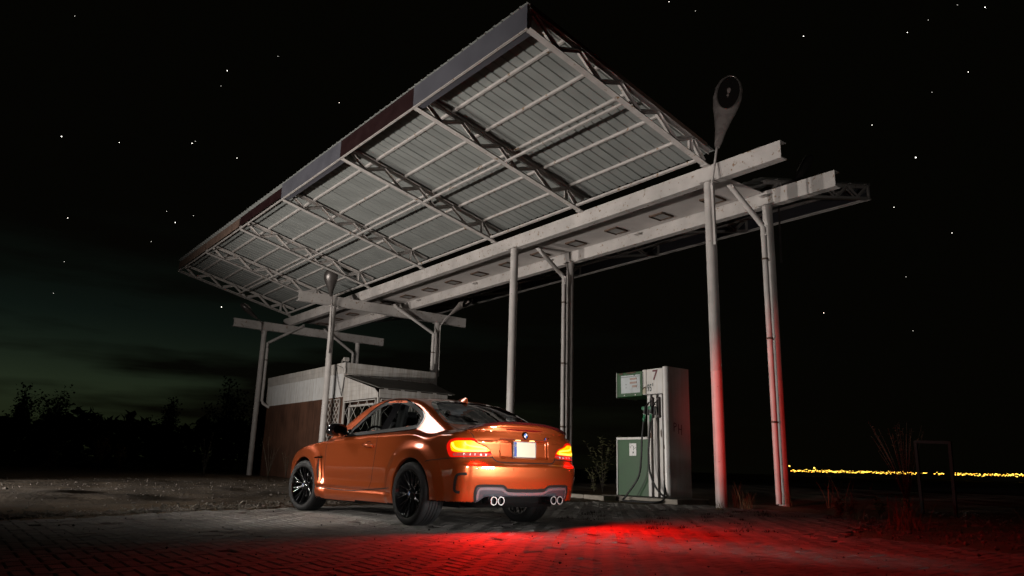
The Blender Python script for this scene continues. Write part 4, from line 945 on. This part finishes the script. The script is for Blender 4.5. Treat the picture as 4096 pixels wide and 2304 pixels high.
for yy in (.652, .218, -.243, -.66):
    c = conf([(yy, .615)], 'B', .001)[0]; q = MB(); q.lathe([(0, -.002), (.010, -.001), (.012, .002)], 12, 'x', c); q.build('parking_sensor', m_paint, RB)
ribbon('diffuser_edge', [(.628, .285), (.650, .36), (.645, .438), (.60, .448), (.338, .448), (.300, .436), (.262, .402), (-.262, .402), (-.300, .436), (-.338, .448), (-.60, .448), (-.645, .438), (-.650, .36), (-.628, .285)], 'B', .024, m_seam, PARTS[('diffuser', 0)], off=.003, smooth_it=1)
ribbon('diffuser_lip', [(.54, .350), (.42, .356), (-.42, .356), (-.54, .350)], 'B', .016, m_diff, PARTS[('diffuser', 0)], off=.006, smooth_it=1)
ribbon('diffuser_slot', [(.28, .398), (.22, .388), (-.22, .388), (-.28, .398)], 'B', .014, m_seam, PARTS[('diffuser', 0)], off=.004, smooth_it=1)
for s in (1, -1): ribbon('diffuser_lit_band', [(s*.610, .31), (s*.618, .37), (s*.605, .412), (s*.57, .418), (s*.35, .416), (s*.30, .392), (s*.24, .366), (0, .364)], 'B', .026, m_diff_lit, PARTS[('diffuser', 0)], off=.007, smooth_it=1)  # painted band where the upper diffuser catches light
# exhausts: two pairs
m_inside = mat('tailpipe_inside', (.012, .010, .010), .7)
for yy in (.465, .370, -.370, -.465):
    q = MB(); q.lathe([(.0365, .16), (.0425, .10), (.0455, .0), (.0430, -.008), (.0355, -.005), (.033, .08)], 24, 'x', (-.935, yy, .298)); E_ = q.build('tailpipe', m_pipe, car, smooth=True)
    q = MB(); q.tube([(-.942, yy+.0395*math.cos(t), .298+.0395*math.sin(t)) for t in [2*math.pi*i/28 for i in range(29)]], .0052, 6, False); q.build('tailpipe_lip', m_tip, E_, smooth=True)
    q = MB(); q.lathe([(0, .03), (.034, .03)], 20, 'x', (-.935, yy, .298)); q.build('tailpipe_bore', m_inside, E_)
q = MB(); q.box((-.62, 0, .30), (.34, 1.12, .16), ch=.05); q.tube([(-.5, .3, .26), (.2, .25, .25), (1.2, .1, .24)], .035, 10); q.tube([(-.5, -.3, .26), (.2, -.2, .25), (1.2, -.05, .24)], .035, 10); q.build('silencer', mat('silencer_steel', (.006, .006, .006), .9, spec=.1), car, smooth=True)
q = MB(); q.box((1.3, 0, .24), (3.4, 1.0, .08)); q.tube([(0, -.62, .31), (0, .62, .31)], .05, 10); q.tube([(WB, -.62, .31), (WB, .62, .31)], .04, 10); q.build('chassis', m_under, car)
# --- wheels
def wheel_mesh(R, w, rim_r):
    t = MB(); h = w/2
    pr = [(rim_r, -h+.012), (rim_r+.010, -h-.001), (rim_r+.035, -h-.006), (R-.035, -h-.004), (R-.016, -h+.004), (R-.005, -h+.018), (R, -h+.035)]
    for g_ in (-.055, -.02, .02, .055): pr += [(R, g_-.005), (R-.007, g_-.004), (R-.007, g_+.004), (R, g_+.005)]
    pr += [(R, h-.035), (R-.005, h-.018), (R-.016, h-.004), (R-.035, h+.004), (rim_r+.035, h+.006), (rim_r+.010, h+.001), (rim_r, h-.012), (rim_r-.01, h-.02), (rim_r-.01, -h+.02)]
    t.lathe(pr, 72, 'y', closed=True); return t
def make_wheel(R, w):
    rr = .2475; root = bpy.data.objects.new('wheel', None); COL.objects.link(root); h = w/2
    ty = wheel_mesh(R, w, rr).build('tyre', m_tyre, root, smooth=True)
    rm = MB(); rm.lathe([(rr+.004, h-.004), (rr+.002, h+.003), (rr-.007, h+.002), (rr-.012, h-.014), (rr-.020, h-.030), (rr-.028, h-.10), (rr-.022, -h+.01), (rr+.004, -h+.01)], 64, 'y'); rm.build('rim', m_rim, root, smooth=True)
    ds = MB(); ds.lathe([(.075, h-.135), (.175, h-.135), (.175, h-.16), (.075, h-.16)], 40, 'y', closed=True); ds.build('brake_disc', m_disc, root, smooth=True)
    cp = MB(); cp.box((.135, h-.13, .05), (.07, .06, .15), ch=.015); cp.build('brake_caliper', m_rim, root)
    hb = MB(); hb.lathe([(0, h-.024), (.036, h-.024), (.042, h-.030), (.058, h-.040), (.072, h-.060), (.075, h-.12), (0, h-.12)], 32, 'y'); hb.build('hub', m_rim, root, smooth=True)
    for k in range(5):
        a = 2*math.pi*(k+.5)/5; n_ = MB(); n_.lathe([(0, h-.034), (.007, h-.036), (.009, h-.05)], 8, 'y', (.056*math.cos(a), 0, .056*math.sin(a))); n_.build('wheel_bolt', m_chrome, root)
    cpz = MB(); cpz.lathe([(0, h-.020), (.031, h-.021), (.034, h-.026)], 24, 'y'); CP = cpz.build('centre_cap', m_gloss, root, smooth=True)
    # twin spokes
    for k in range(10):
        a = 2*math.pi*k/10
        for sg in (-1, 1):
            s_ = MB(); a2 = a+sg*.125; am = a+sg*.055
            P = [(.050, a+sg*.03, h-.052), (.11, am, h-.036), (.175, a+sg*.10, h-.026), (.238, a2, h-.014)]
            W_ = [.0095, .0075, .0065, .0085]; D__ = [.020, .017, .014, .012]; Vv = []
            for (r_, an, yy_), w2, dd in zip(P, W_, D__):
                c = Vector((r_*math.cos(an), 0, r_*math.sin(an))); tn = Vector((-math.sin(an), 0, math.cos(an)))
                Vv += [c-tn*w2+Vector((0, yy_-dd*2, 0)), c-tn*w2*.8+Vector((0, yy_-.003, 0)), c-tn*w2*.3+Vector((0, yy_, 0)), c+tn*w2*.3+Vector((0, yy_, 0)), c+tn*w2*.8+Vector((0, yy_-.003, 0)), c+tn*w2+Vector((0, yy_-dd*2, 0))]
            s_.add(Vv, [(i*6+j, i*6+(j+1) % 6, (i+1)*6+(j+1) % 6, (i+1)*6+j) for i in range(3) for j in range(6)]+[(0, 1, 2, 3, 4, 5), (18, 19, 20, 21, 22, 23)]); s_.build('spoke', m_rim, root, smooth=True)
    for k in range(4):
        q = MB(); r = .020; P = [(0, 0)]+[(r*math.cos(t), r*math.sin(t)) for t in [math.pi/2*(k+i/5) for i in range(6)]]
        q.add([(a_, h-.0185, b_) for a_, b_ in P], [tuple(range(7))]); q.build('cap_quarter', m_eb if k % 2 else m_white, root)
    return root
wr = make_wheel(RA, .265); wf = make_wheel(RF, .245)
for src, pos, rot, first in ((wr, (0, .770, RA), .13, True), (wr, (0, -.770, RA), .4, False), (wf, (WB, .772, RF), .3, True), (wf, (WB, -.772, RF), .1, False)):
    o = src if first else copy_tree(src); o.parent = car; o.location = pos
    steer = math.radians(9) if pos[0] > 1 else 0
    o.rotation_euler = Matrix.Rotation(steer+(math.pi if pos[1] < 0 else 0), 3, 'Z').to_euler()
    o.rotation_euler = (Matrix.Rotation(steer+(math.pi if pos[1] < 0 else 0), 3, 'Z') @ Matrix.Rotation(rot, 3, 'Y')).to_euler()
# --- cabin
def seat(x, y, back=True):
    r = bpy.data.objects.new('seat', None); COL.objects.link(r); r.parent = car
    c = MB(); c.box((x+.22, y, .56), (.50, .50, .16), ch=.05); c.build('cushion', m_int, r, smooth=True)
    c = MB(); c.box((x-.06, y, .87), (.14, .50, .56), Matrix.Rotation(-.30, 3, 'Y'), .05); c.build('backrest', m_int, r, smooth=True)
    c = MB(); c.box((x-.16, y, 1.19), (.10, .26, .17), Matrix.Rotation(-.2, 3, 'Y'), .035); c.build('headrest', mat('seat_leather', (.06, .055, .055), .5) if 'seat_leather' not in bpy.data.materials else bpy.data.materials['seat_leather'], r, smooth=True)
seat(1.10, .37); seat(1.10, -.37)
c = MB(); c.box((.25, 0, .72), (.45, 1.1, .14), ch=.04); c.box((-.02, 0, .90), (.12, 1.1, .40), Matrix.Rotation(-.4, 3, 'Y'), .04); c.build('rear_bench', m_int, car, smooth=True)
c = MB(); c.box((-.22, 0, 1.03), (.36, 1.15, .02)); c.build('parcel_shelf', m_int, car)
c = MB(); c.box((1.95, 0, .86), (.42, 1.42, .26), ch=.08); c.build('dashboard', m_int, car, smooth=True)
c = MB(); c.tube([(1.63+.05*math.sin(t), .37+.18*math.cos(t), .94+.17*math.sin(t)) for t in [2*math.pi*i/24 for i in range(25)]], .015, 8, False); c.build('steering_wheel', m_int, car, smooth=True)
c = MB(); c.box((1.62, 0, 1.24), (.03, .24, .06), ch=.01); c.build('rear_view_mirror', m_int, car)
for s in (1, -1):
    c = MB(); c.bar((.80, s*.60, .75), (.73, s*.55, 1.33), .04, .16); c.build('pillar_trim', m_int, car)
# the lamps' own light: red glow of the tail lights on the paving
for s, pw in ((1, 240), (-1, 310)):
    l = bpy.data.lights.new('tail_light_glow', 'SPOT'); l.energy = pw; l.color = (1, .002, .001); l.spot_size = math.radians(160); l.spot_blend = 1; l.shadow_soft_size = .03
    o = bpy.data.objects.new('tail_light_glow', l); COL.objects.link(o); o.parent = car; o.location = (-.885, s*.60, .80)
    o.rotation_euler = Vector((-1, .3 if s > 0 else -.65, -.33)).to_track_quat('-Z', 'Y').to_euler()
l = bpy.data.lights.new('added_red_spot', 'SPOT'); l.energy = 1500; l.color = (1, .05, .04); l.spot_size = math.radians(34); l.spot_blend = .8; l.shadow_soft_size = .04  # red spot added beside the right tail lamp to tint the columns
o = bpy.data.objects.new('added_red_spot', l); COL.objects.link(o); o.parent = car; o.location = (-.90, -.84, .84)
o.rotation_euler = Vector((.23, -1, .13)).to_track_quat('-Z', 'Y').to_euler()
# ------------------------------------------------------------------ ground
m_dirt = mat('dry_dirt', (.125, .080, .038), .95, var=.45, vscale=1.1, bump=.9, bscale=14)
m_sand = mat('joint_sand', (.020, .017, .015), .95)
m_far = mat('dark_field', (.020, .022, .012), 1.0, var=.4, vscale=.02)
def pav_mats():
    r = []
    for i, c in enumerate(((.20, .19, .175), (.23, .215, .20), (.17, .16, .15), (.215, .20, .18))): r.append(mat('concrete_paver', c, .78, var=.22, vscale=2.3, bump=.35, bscale=90))
    return r
m_pav = pav_mats()
def paved(x, y):   # True where the block paving lies
    a = y < 9.97+.40*(x-3.19)+.08*math.sin(x*3)
    if x > 6.0: a = y < 11.1+.02*(x-6)
    if x > 11.2: a = y < 10.0+.05*math.sin(y*4)
    r = x < 12.45
    if y < 5.1: r = x < 8.0+.15*math.sin(y*2.1)+max(0, (y-4.4))*3
    elif y < 6.8: r = x < 10.6+.8*(y-5.1)
    return a and r and x > -5 and y > .6
blocks = []
s = .1; g = .008
for k in range(-170, 170):
    for m in range(-60, 60):
        for typ in (0, 1):
            if typ == 0: cx, cy, w, h = (k+1+4*m)*s, (k+.5)*s, 2*s, s
            else: cx, cy, w, h = (k+.5+4*m)*s, (k+2)*s, s, 2*s
            if -5 < cx < 13 and .6 < cy < 12 and (cx*math.cos(yaw)+cy*math.sin(yaw)) > 2.5 and paved(cx, cy): blocks.append((cx, cy, w, h))
cam0 = np.array([0, 0, .64])
def vis(b):
    p = Vector((b[0], b[1], 0-.64)); z_ = p.dot(fw)
    if z_ < .2: return None
    u = p.dot(rt)/z_*2940; v = p.dot(up)/z_*2940
    return (abs(u) < 2100 and abs(v) < 1190), z_
scored = []
for b in blocks:
    r = vis(b)
    if r is None: continue
    hidden = (4.15 < b[0] < 6.0 and 6.4 < b[1] < 10.4)
    scored.append((0 if (r[0] and not hidden) else 1, r[1], b))
scored.sort(key=lambda t: (t[0], t[1]))
def paver_geo(w, h):
    x, y, c, t = w/2-g/2, h/2-g/2, .007, .03
    V = [(-x, -y, -t), (x, -y, -t), (x, y, -t), (-x, y, -t), (-x, -y, -c), (x, -y, -c), (x, y, -c), (-x, y, -c), (-x+c, -y+c, 0), (x-c, -y+c, 0), (x-c, y-c, 0), (-x+c, y-c, 0)]
    F = [(8, 9, 10, 11)]+[(4+i, 4+(i+1) % 4, 8+(i+1) % 4, 8+i) for i in range(4)]+[(i, (i+1) % 4, 4+(i+1) % 4, 4+i) for i in range(4)]
    return V, F
gr = tag(empty('paved_forecourt', (4, 6, 0)), kind='structure')
pm = {(ty, i): meshdata('paver', *paver_geo(*( (2*s, s) if ty == 0 else (s, 2*s))), m_pav[i]) for ty in (0, 1) for i in range(4)}
def wob(x, y): return .006*math.sin(x*1.3+1)*math.sin(y*1.1)+random.gauss(0, .0012)
for q in scored[:300]:
    b = q[2]; ty = 0 if b[2] > b[3] else 1
    o = link('paver', pm[(ty, random.randrange(4))], gr, (b[0]-4, b[1]-6, wob(b[0], b[1])), (random.gauss(0, .006), random.gauss(0, .006), random.gauss(0, .008)))
Vp = []; Fp = []; mi = []
for q in scored[300:]:
    b = q[2]; V_, F_ = paver_geo(b[2], b[3]); k = len(Vp); dz = wob(b[0], b[1]); tx, tyy, rz = random.gauss(0, .007), random.gauss(0, .007), random.gauss(0, .008)
    if random.random() < .015: dz -= .012
    for vx, vy, vz in V_: Vp.append((b[0]-4+vx-vy*rz, b[1]-6+vy+vx*rz, vz+dz+vx*tx+vy*tyy))
    Fp += [tuple(i+k for i in f) for f in F_]; mi += [random.randrange(4)]*len(F_)
me = meshdata('paver', Vp, Fp, m_pav[0]); [me.materials.append(m_pav[i]) for i in (1, 2, 3)]; me.polygons.foreach_set('material_index', mi)
o = link('paving_blocks', me, gr); o['kind'] = 'stuff'
# dirt sheet: sunk under the paving, uneven elsewhere
nx, ny = 230, 250; X_ = np.linspace(-9, 37, nx); Y_ = np.linspace(-3, 47, ny); XX, YY = np.meshgrid(X_, Y_, indexing='ij')
from mathutils import noise as mn
ZZ = np.zeros_like(XX)
for i in range(nx):
    for j in range(ny):
        x_, y_ = XX[i, j], YY[i, j]
        n = mn.noise(Vector((x_*.35, y_*.35, 0)))*.05+mn.noise(Vector((x_*1.3, y_*1.3, 3)))*.022+mn.noise(Vector((x_*4, y_*4, 5)))*.010
        inside = paved(x_, y_) or x_ < -4.9 and y_ < 9 
        near = inside or paved(x_+.3, y_-.25) or paved(x_-.3, y_-.25) or paved(x_-.3, y_+.2)
        ZZ[i, j] = -.026 if inside else (n*.25-.012 if near else n-.0)
        d_ = math.hypot(x_-11, y_-16)
        if d_ > 17: ZZ[i, j] -= min(.15, (d_-17)*.03)*0
Vd = np.stack([XX, YY, ZZ], -1).reshape(-1, 3); Fd = [(i*ny+j, (i+1)*ny+j, (i+1)*ny+j+1, i*ny+j+1) for i in range(nx-1) for j in range(ny-1)]
tag(link('dirt_ground', meshdata('dirt_ground', Vd, Fd, m_dirt, True)), kind='structure')
p = MB(); p.add([(-900, -900, -.09), (900, -900, -.09), (900, 900, -.09), (-900, 900, -.09)], [(0, 1, 2, 3)]); tag(p.build('field', m_far), kind='structure')
# kerb stones by the pump
m_kerb = mat('old_kerb_stone', (.24, .215, .18), .9, var=.3, bump=.4, bscale=20)
kb = tag(empty('kerb', (11, 12, 0)), kind='structure')
for i in range(9):
    q = MB(); y_ = 11.75+i*.62; q.box((11.55-11+i*.0, y_-12, .03), (.17, .612, .14), Matrix.Rotation(random.gauss(0, .012), 3, 'Z'), .012); q.build('kerb_stone', m_kerb, kb)
for i in range(4):
    q = MB(); q.box((11.75-11+i*.63+.2, 11.55-12, .02), (.62, .17, .13), Matrix.Rotation(random.gauss(0, .02), 3, 'Z'), .012); q.build('kerb_stone', m_kerb, kb)
# gravel and rubble along the edges of the paving
def scatter(name, n, fn, size, m, label=None):
    Vv = []; Ff = []
    base = [(1, 0, 0), (-1, 0, 0), (0, 1, 0), (0, -1, 0), (0, 0, 1), (0, 0, -1)]; fs = [(0, 2, 4), (2, 1, 4), (1, 3, 4), (3, 0, 4), (2, 0, 5), (1, 2, 5), (3, 1, 5), (0, 3, 5)]
    for _ in range(n):
        x_, y_, s_ = fn(); r = size*math.exp(random.gauss(0, .5))*s_; a = random.random()*6.28; k = len(Vv)
        for b in base:
            v = Vector(b)*r*random.uniform(.6, 1.25); v.z *= .6; Vv.append((x_+v.x*math.cos(a)-v.y*math.sin(a), y_+v.x*math.sin(a)+v.y*math.cos(a), r*.25+v.z+.008))
        Ff += [tuple(i+k for i in f) for f in fs]
    o = link(name, meshdata(name, Vv, Ff, m)); o['kind'] = 'stuff'; return o
m_peb = mat('gravel_stone', (.17, .15, .12), .85, var=.5, vscale=1.5); m_peb2 = mat('gravel_stone_dark', (.12, .10, .085), .9, var=.5, vscale=2)
def edge_left():
    x_ = random.uniform(-3, 7.5); y_ = 9.97+.40*(min(x_, 6)-3.19)+.05+abs(random.gauss(0, .55)); return x_, y_, 1
def edge_right():
    y_ = random.uniform(1.2, 6.5); x_ = 8.0+max(0, y_-4.4)*2.0+random.uniform(-.2, 4)+abs(random.gauss(0, .8)); return x_, y_, 1
scatter('gravel', 5200, edge_left, .015, m_peb); scatter('gravel', 4200, edge_right, .012, m_peb2)
scatter('rubble', 2200, lambda: (random.uniform(-2, 12), random.uniform(10.5, 26), 1), .012, m_peb2)
scatter('debris', 700, lambda: (random.uniform(1, 8.5), random.uniform(2.5, 10), .35), .016, m_seam)
# ------------------------------------------------------------------ plants
m_grass = mat('dry_grass', (.13, .085, .035), .8, var=.4); m_leaf = mat('weed_leaf', (.085, .085, .035), .7, var=.4); m_twig = mat('dry_twig', (.030, .022, .014), .85, var=.3); m_leafd = mat('dark_dry_bush', (.045, .03, .012), .9); m_moss = mat('dark_moss', (.020, .016, .010), 1)
def blade(mb, x, y, h, lean, w=.006, n=4, bend=1.0):
    a = random.random()*6.28; dx, dy = math.cos(a)*lean, math.sin(a)*lean; px, py = -math.sin(a)*w, math.cos(a)*w; V_ = []
    for i in range(n+1):
        t = i/n; q = t**1.7*bend; ww = (1-t*.85); V_ += [(x+dx*q-px*ww, y+dy*q-py*ww, h*t), (x+dx*q+px*ww, y+dy*q+py*ww, h*t)]
    mb.add(V_, [(2*i, 2*i+1, 2*i+3, 2*i+2) for i in range(n)])
def leaf(mb, c, d, l, w):
    d = Vector(d).normalized(); s_, u_, _ = frame_from(d); c = Vector(c); mb.add([c, c+d*l*.45+s_*w+u_*.1*l, c+d*l, c+d*l*.45-s_*w+u_*.1*l], [(0, 1, 2), (0, 2, 3)])
def tuft(x, y, h, n, label, spread=.12, group='grass tufts in the paving', z=0, m=None):
    t = tag(empty('grass_tuft', (x, y, z)), label, 'grass tuft', group); mb = MB()
    for _ in range(n): blade(mb, random.gauss(0, spread*.4), random.gauss(0, spread*.4), h*random.uniform(.35, 1), h*random.uniform(.1, .7), .004)
    o = mb.build('blades', m or m_grass, t, fix=False); return t
def weed(x, y, h, stems, label, group=None, m=None, lf=8, ll=.07, cat='weed'):
    t = tag(empty('weed', (x, y, 0)), label, cat, group); st = MB(); lv = MB()
    for _ in range(stems):
        a = random.random()*6.28; L = h*random.uniform(.55, 1); ln = L*random.uniform(.1, .4); pts = [Vector((math.cos(a)*ln*(q/5)**1.5, math.sin(a)*ln*(q/5)**1.5, L*q/5)) for q in range(6)]
        st.tube(pts, [.006*(1-q/7) for q in range(6)], 5)
        for _ in range(lf):
            q = random.uniform(.2, 1)*5; i = min(4, int(q)); c = pts[i].lerp(pts[i+1], q-i); b = random.random()*6.28; leaf(lv, c, (math.cos(b), math.sin(b), random.uniform(-.1, .8)), ll*random.uniform(.6, 1.2), ll*.22)
    st.build('stem', m_twig, t, fix=False); lv.build('foliage', m or m_leaf, t, fix=False); return t
weed(14.3, 14.3, 1.55, 7, 'tall leafy weed growing beside the column right of the car', lf=26, ll=.13)
weed(13.6, 13.9, .8, 6, 'low leafy weed at the foot of the column right of the car', lf=16, ll=.10)
tuft(12.05, 8.35, .34, 60, 'pale dry tuft at the foot of the nearest red-lit column')
tuft(12.25, 8.7, .5, 40, 'grass tuft just right of the foot of the nearest red-lit column')
tuft(11.2, 8.3, .20, 50, 'low tuft left of the foot of the nearest red-lit column')
for i, (x, y, h, lb) in enumerate(((13.2, 8.2, .7, 'thin grass stalks before the rearmost right column'), (14.5, 8.1, .6, 'thin grass stalks right of the rearmost right column'), (13.6, 7.4, .8, 'tall stalks standing alone right of the columns'), (11.3, 5.9, .75, 'tall stalks rising from the plants at the edge of the paving'), (9.9, 4.55, .45, 'reddish grass clump on the gravel at the lower right'), (9.7, 4.4, .42, 'second grass clump on the gravel at the lower right'), (9.6, 3.0, .62, 'single dry stalk near the right edge of the view'))):
    tuft(x, y, h, (14, 14, 16, 22, 60, 40, 5)[i], lb, .25 if i in (4, 5) else .12)
for i in range(5):
    p_ = [(10.9, 5.95), (11.5, 6.1), (12.2, 6.0), (12.9, 6.3), (13.6, 6.2)][i]
    weed(p_[0], p_[1], .32, 8, ['leftmost', 'second', 'middle', 'fourth', 'rightmost'][i]+' of the low broad-leaved weeds along the far right edge of the paving', 'low weeds at the paving edge', lf=9, ll=.10)
weed(15.2, 6.9, 1.75, 26, 'big dry bush of upright stalks right of the canopy columns', lf=14, ll=.06, m=m_leafd, cat='bush')
weed(8.9, 24.0, 1.5, 8, 'bare dry weed standing left of the kiosk wall', lf=5, ll=.05); weed(9.7, 24.5, 1.2, 6, 'low weed in front of the kiosk wall', lf=8, ll=.05); weed(8.2, 28.5, 1.6, 8, 'dark weed left of the farthest left column', lf=10, ll=.07)
mo = MB()
for _ in range(42):
    x, y = random.uniform(6.5, 11.5), random.uniform(4.6, 8.4); r = random.uniform(.04, .16)
    for _ in range(26): blade(mo, x+random.gauss(0, r), y+random.gauss(0, r*.35), random.uniform(.01, .045), random.uniform(.01, .05), .006, 2)
o = mo.build('moss_and_leaf_litter', m_moss, fix=False); o['kind'] = 'stuff'
# ------------------------------------------------------------------ rusty open frame and distant lights
m_rf = mat('rusty_frame', (.012, .005, .004), .8, var=.3)
fr = tag(empty('sign_frame', (14, 5.6, 0)), 'faint rusty tubular sign frame standing in the dark at the right', 'sign frame')
for nm, a, b in (('upright', (14, 5.58, 0), (14, 5.55, 1.27)), ('upright', (14.3, 6.25, 0), (14.3, 6.25, 1.30)), ('cross_bar', (14, 5.55, 1.25), (14.3, 6.25, 1.28))):
    q = MB(); q.bar(Vector(a)-Vector((14, 5.6, 0)), Vector(b)-Vector((14, 5.6, 0)), .05, .05); q.build(nm, m_rf, fr)
m_town = mat('sodium_light', (1, .6, .1), .5, emit=(1, .62, .08), estr=4.5); m_town2 = mat('sodium_light_dim', (1, .6, .1), .5, emit=(1, .50, .05), estr=1.6)
tw = MB(); tw2 = MB()
y_ = 120.0
while y_ < 246:
    if not (158.5 < y_ < 163.0 or 166 < y_ < 173.5 and random.random() < .8):
        for _ in range(2):
            z_ = 2.95+(y_-180)*-.002+random.gauss(0, .36); z_ = max(2.2, min(3.7, z_)); w_ = random.uniform(.15, .7); h_ = random.uniform(.08, .34)
            (tw if random.random() < .6 else tw2).box((400, y_+random.uniform(-.5, .5), z_), (.2, w_, h_))
    y_ += .55
for y0_, z0_ in ((247.0, 5.4), (231.5, 4.6)): tw.box((400, y0_, z0_), (.3, .7, .7))
o = tw.build('distant_shore_lights', m_town, fix=False); o['kind'] = 'stuff'; tag(o, 'yellow band of distant lights low on the right horizon', 'lights')
o = tw2.build('dim_shore_lights', m_town2, fix=False); o['kind'] = 'stuff'; tag(o, 'dimmer lights among the yellow band on the right horizon', 'lights')
# ------------------------------------------------------------------ trees at the far left, black against the afterglow
m_tree = mat('night_foliage', (.005, .006, .003), 1, var=.4); m_bark = mat('night_bark', (.03, .022, .018), 1)
def tree(x, y, h, r, label, group='dark trees beyond the dirt ground', n=900, sparse=False, m=None):
    t = tag(empty('tree', (x, y, 0)), label, 'tree', group); tr = MB(); lv = MB()
    tr.tube([(0, 0, 0), (.05, .02, h*.3), (.0, .06, h*.65), (.04, 0, h*.95)], [.03*h*.6, .02*h*.6, .012*h*.6, .003*h], 7)
    tips = []
    for k in range(16):
        z_ = h*random.uniform(.25, .92); a = random.random()*6.28; L = r*random.uniform(.5, 1.0)*(1-.5*(z_/h-.3)); e = Vector((math.cos(a)*L, math.sin(a)*L, z_+L*random.uniform(.3, .9))); tr.tube([(0, 0, z_), e*.5+Vector((0, 0, z_*.5)), e], [.012*h*.5, .008*h*.5, .003*h*.5], 5); tips.append(e)
    for _ in range(n):
        e = random.choice(tips); k = random.uniform(.2, 1.1); c = Vector((e.x*k, e.y*k, h*.25+(e.z-h*.25)*random.uniform(.5, 1.08)))+Vector((random.gauss(0, .16*r), random.gauss(0, .16*r), random.gauss(0, .12*r))); leaf(lv, c, (random.gauss(0, 1), random.gauss(0, 1), random.gauss(.3, 1)), .14*h**.5*.6, .05*h**.5*.6)
    tr.build('trunk', m_bark, t, fix=False); lv.build('crown', m or m_tree, t, fix=False)
tl = ['dark spiky tree standing out of the wood at the left', 'small dark treetop beside the spiky one', 'tall dark tree left of the canopy columns', 'dark tree rising behind the farthest column', 'dark tree with a thin top above the wood']
for (D_, u_, h_, r_), lb in zip(((44, -1870, 4.0, 1.1), (44, -1740, 3.6, 1.0), (52, -1085, 6.2, 1.6), (54, -930, 5.8, 1.6), (46, -1310, 3.6, .9)), tl):
    d_ = fw+rt*(u_/2940); d_ = Vector((d_.x, d_.y, 0)); d_ *= D_/d_.length; tree(d_.x, d_.y, h_, r_, lb, n=2600)
wd = MB()
for i in range(9000):
    u_ = random.uniform(-2500, -250); D_ = random.uniform(46, 56); H_ = (2.35+.3*math.sin(u_*.011)+.3*math.sin(u_*.027+2)+.2*math.sin(u_*.09))*D_/46
    d_ = fw+rt*(u_/2940); d_ = Vector((d_.x, d_.y, 0)); d_ *= D_/d_.length; z_ = H_*random.random()**.6
    leaf(wd, (d_.x, d_.y, z_), (random.gauss(0, 1), random.gauss(0, 1), random.gauss(.3, 1)), random.uniform(.3, .9)*(1.3-z_/H_*.6), random.uniform(.12, .35))
o = wd.build('dark_wood', m_tree, fix=False); o['kind'] = 'stuff'
for (D_, u_, h_), lb in zip(((33, -1545, 1.7), (33, -1460, 1.2), (36, -1720, 1.3)), ('yellowish autumn bush at the far edge of the dirt ground', 'smaller autumn bush right of the yellowish one', 'dim bush left of the yellowish autumn bush')):
    d_ = fw+rt*(u_/2940); d_ = Vector((d_.x, d_.y, 0)); d_ *= D_/d_.length; t = weed(d_.x, d_.y, h_, 22, lb, lf=22, ll=.12, m=mat('autumn_leaf', (.16, .11, .02), .8, var=.5), cat='bush')
# ------------------------------------------------------------------ stars
m_star = mat('starlight', (1, 1, 1), .5, emit=(1, .95, .86), estr=6); m_star2 = mat('starlight_faint', (1, 1, 1), .5, emit=(1, .95, .86), estr=2.2)
S_ = [(246, 546, 3), (909, 283, 2), (768, 573, 2), (477, 570, 1), (948, 632, 1), (1357, 410, 1), (701, 890, 2), (886, 1228, 2), (271, 872, 1), (299, 64, .5), (666, 845, .6), (774, 863, .5), (605, 966, .6), (257, 1046, .5), (214, 1173, .5), (781, 565, .5), (884, 344, .5), (1112, 225, .5),
      (3663, 630, 4), (3214, 145, 2.4), (3940, 29, 2), (3629, 130, 1.2), (3873, 288, 1.2), (3488, 500, 1), (3576, 829, 1), (3808, 932, 1), (3295, 1252, 1), (2676, 7, 1.2), (2782, 44, .9), (3728, 369, .5), (3713, 80, .5), (3624, 1107, .5), (3652, 1323, .5), (3829, 20, .5)]
SL = {(246, 546): 'bright star at the left of the sky', (909, 283): 'star in the upper left sky', (768, 573): 'star with a faint companion left of the canopy', (701, 890): 'star over the left end of the canopy', (886, 1228): 'star just under the left canopy tip', (3663, 630): 'brightest star, at the right of the sky', (3214, 145): 'bright star above the nearest lamp head', (3940, 29): 'star in the top right corner'}
ico = bmesh.new(); bmesh.ops.create_icosphere(ico, subdivisions=1, radius=1); ms = {}
for k, m in ((1, m_star), (2, m_star2)):
    ms[k] = bpy.data.meshes.new('star'); ico.to_mesh(ms[k]); ms[k].materials.append(m)
for u_, v_, b_ in S_:
    d_ = (fw+rt*((u_-2048)/2940)-up*((v_-1152)/2940)).normalized(); o = link('star', ms[1 if b_ >= 1 else 2], None, d_*1500+Vector((0, 0, .64))); r = .36+.17*b_; o.scale = (r, r, r)
    tag(o, SL.get((u_, v_), 'small faint white star in the black sky'), 'star', 'stars in the night sky')
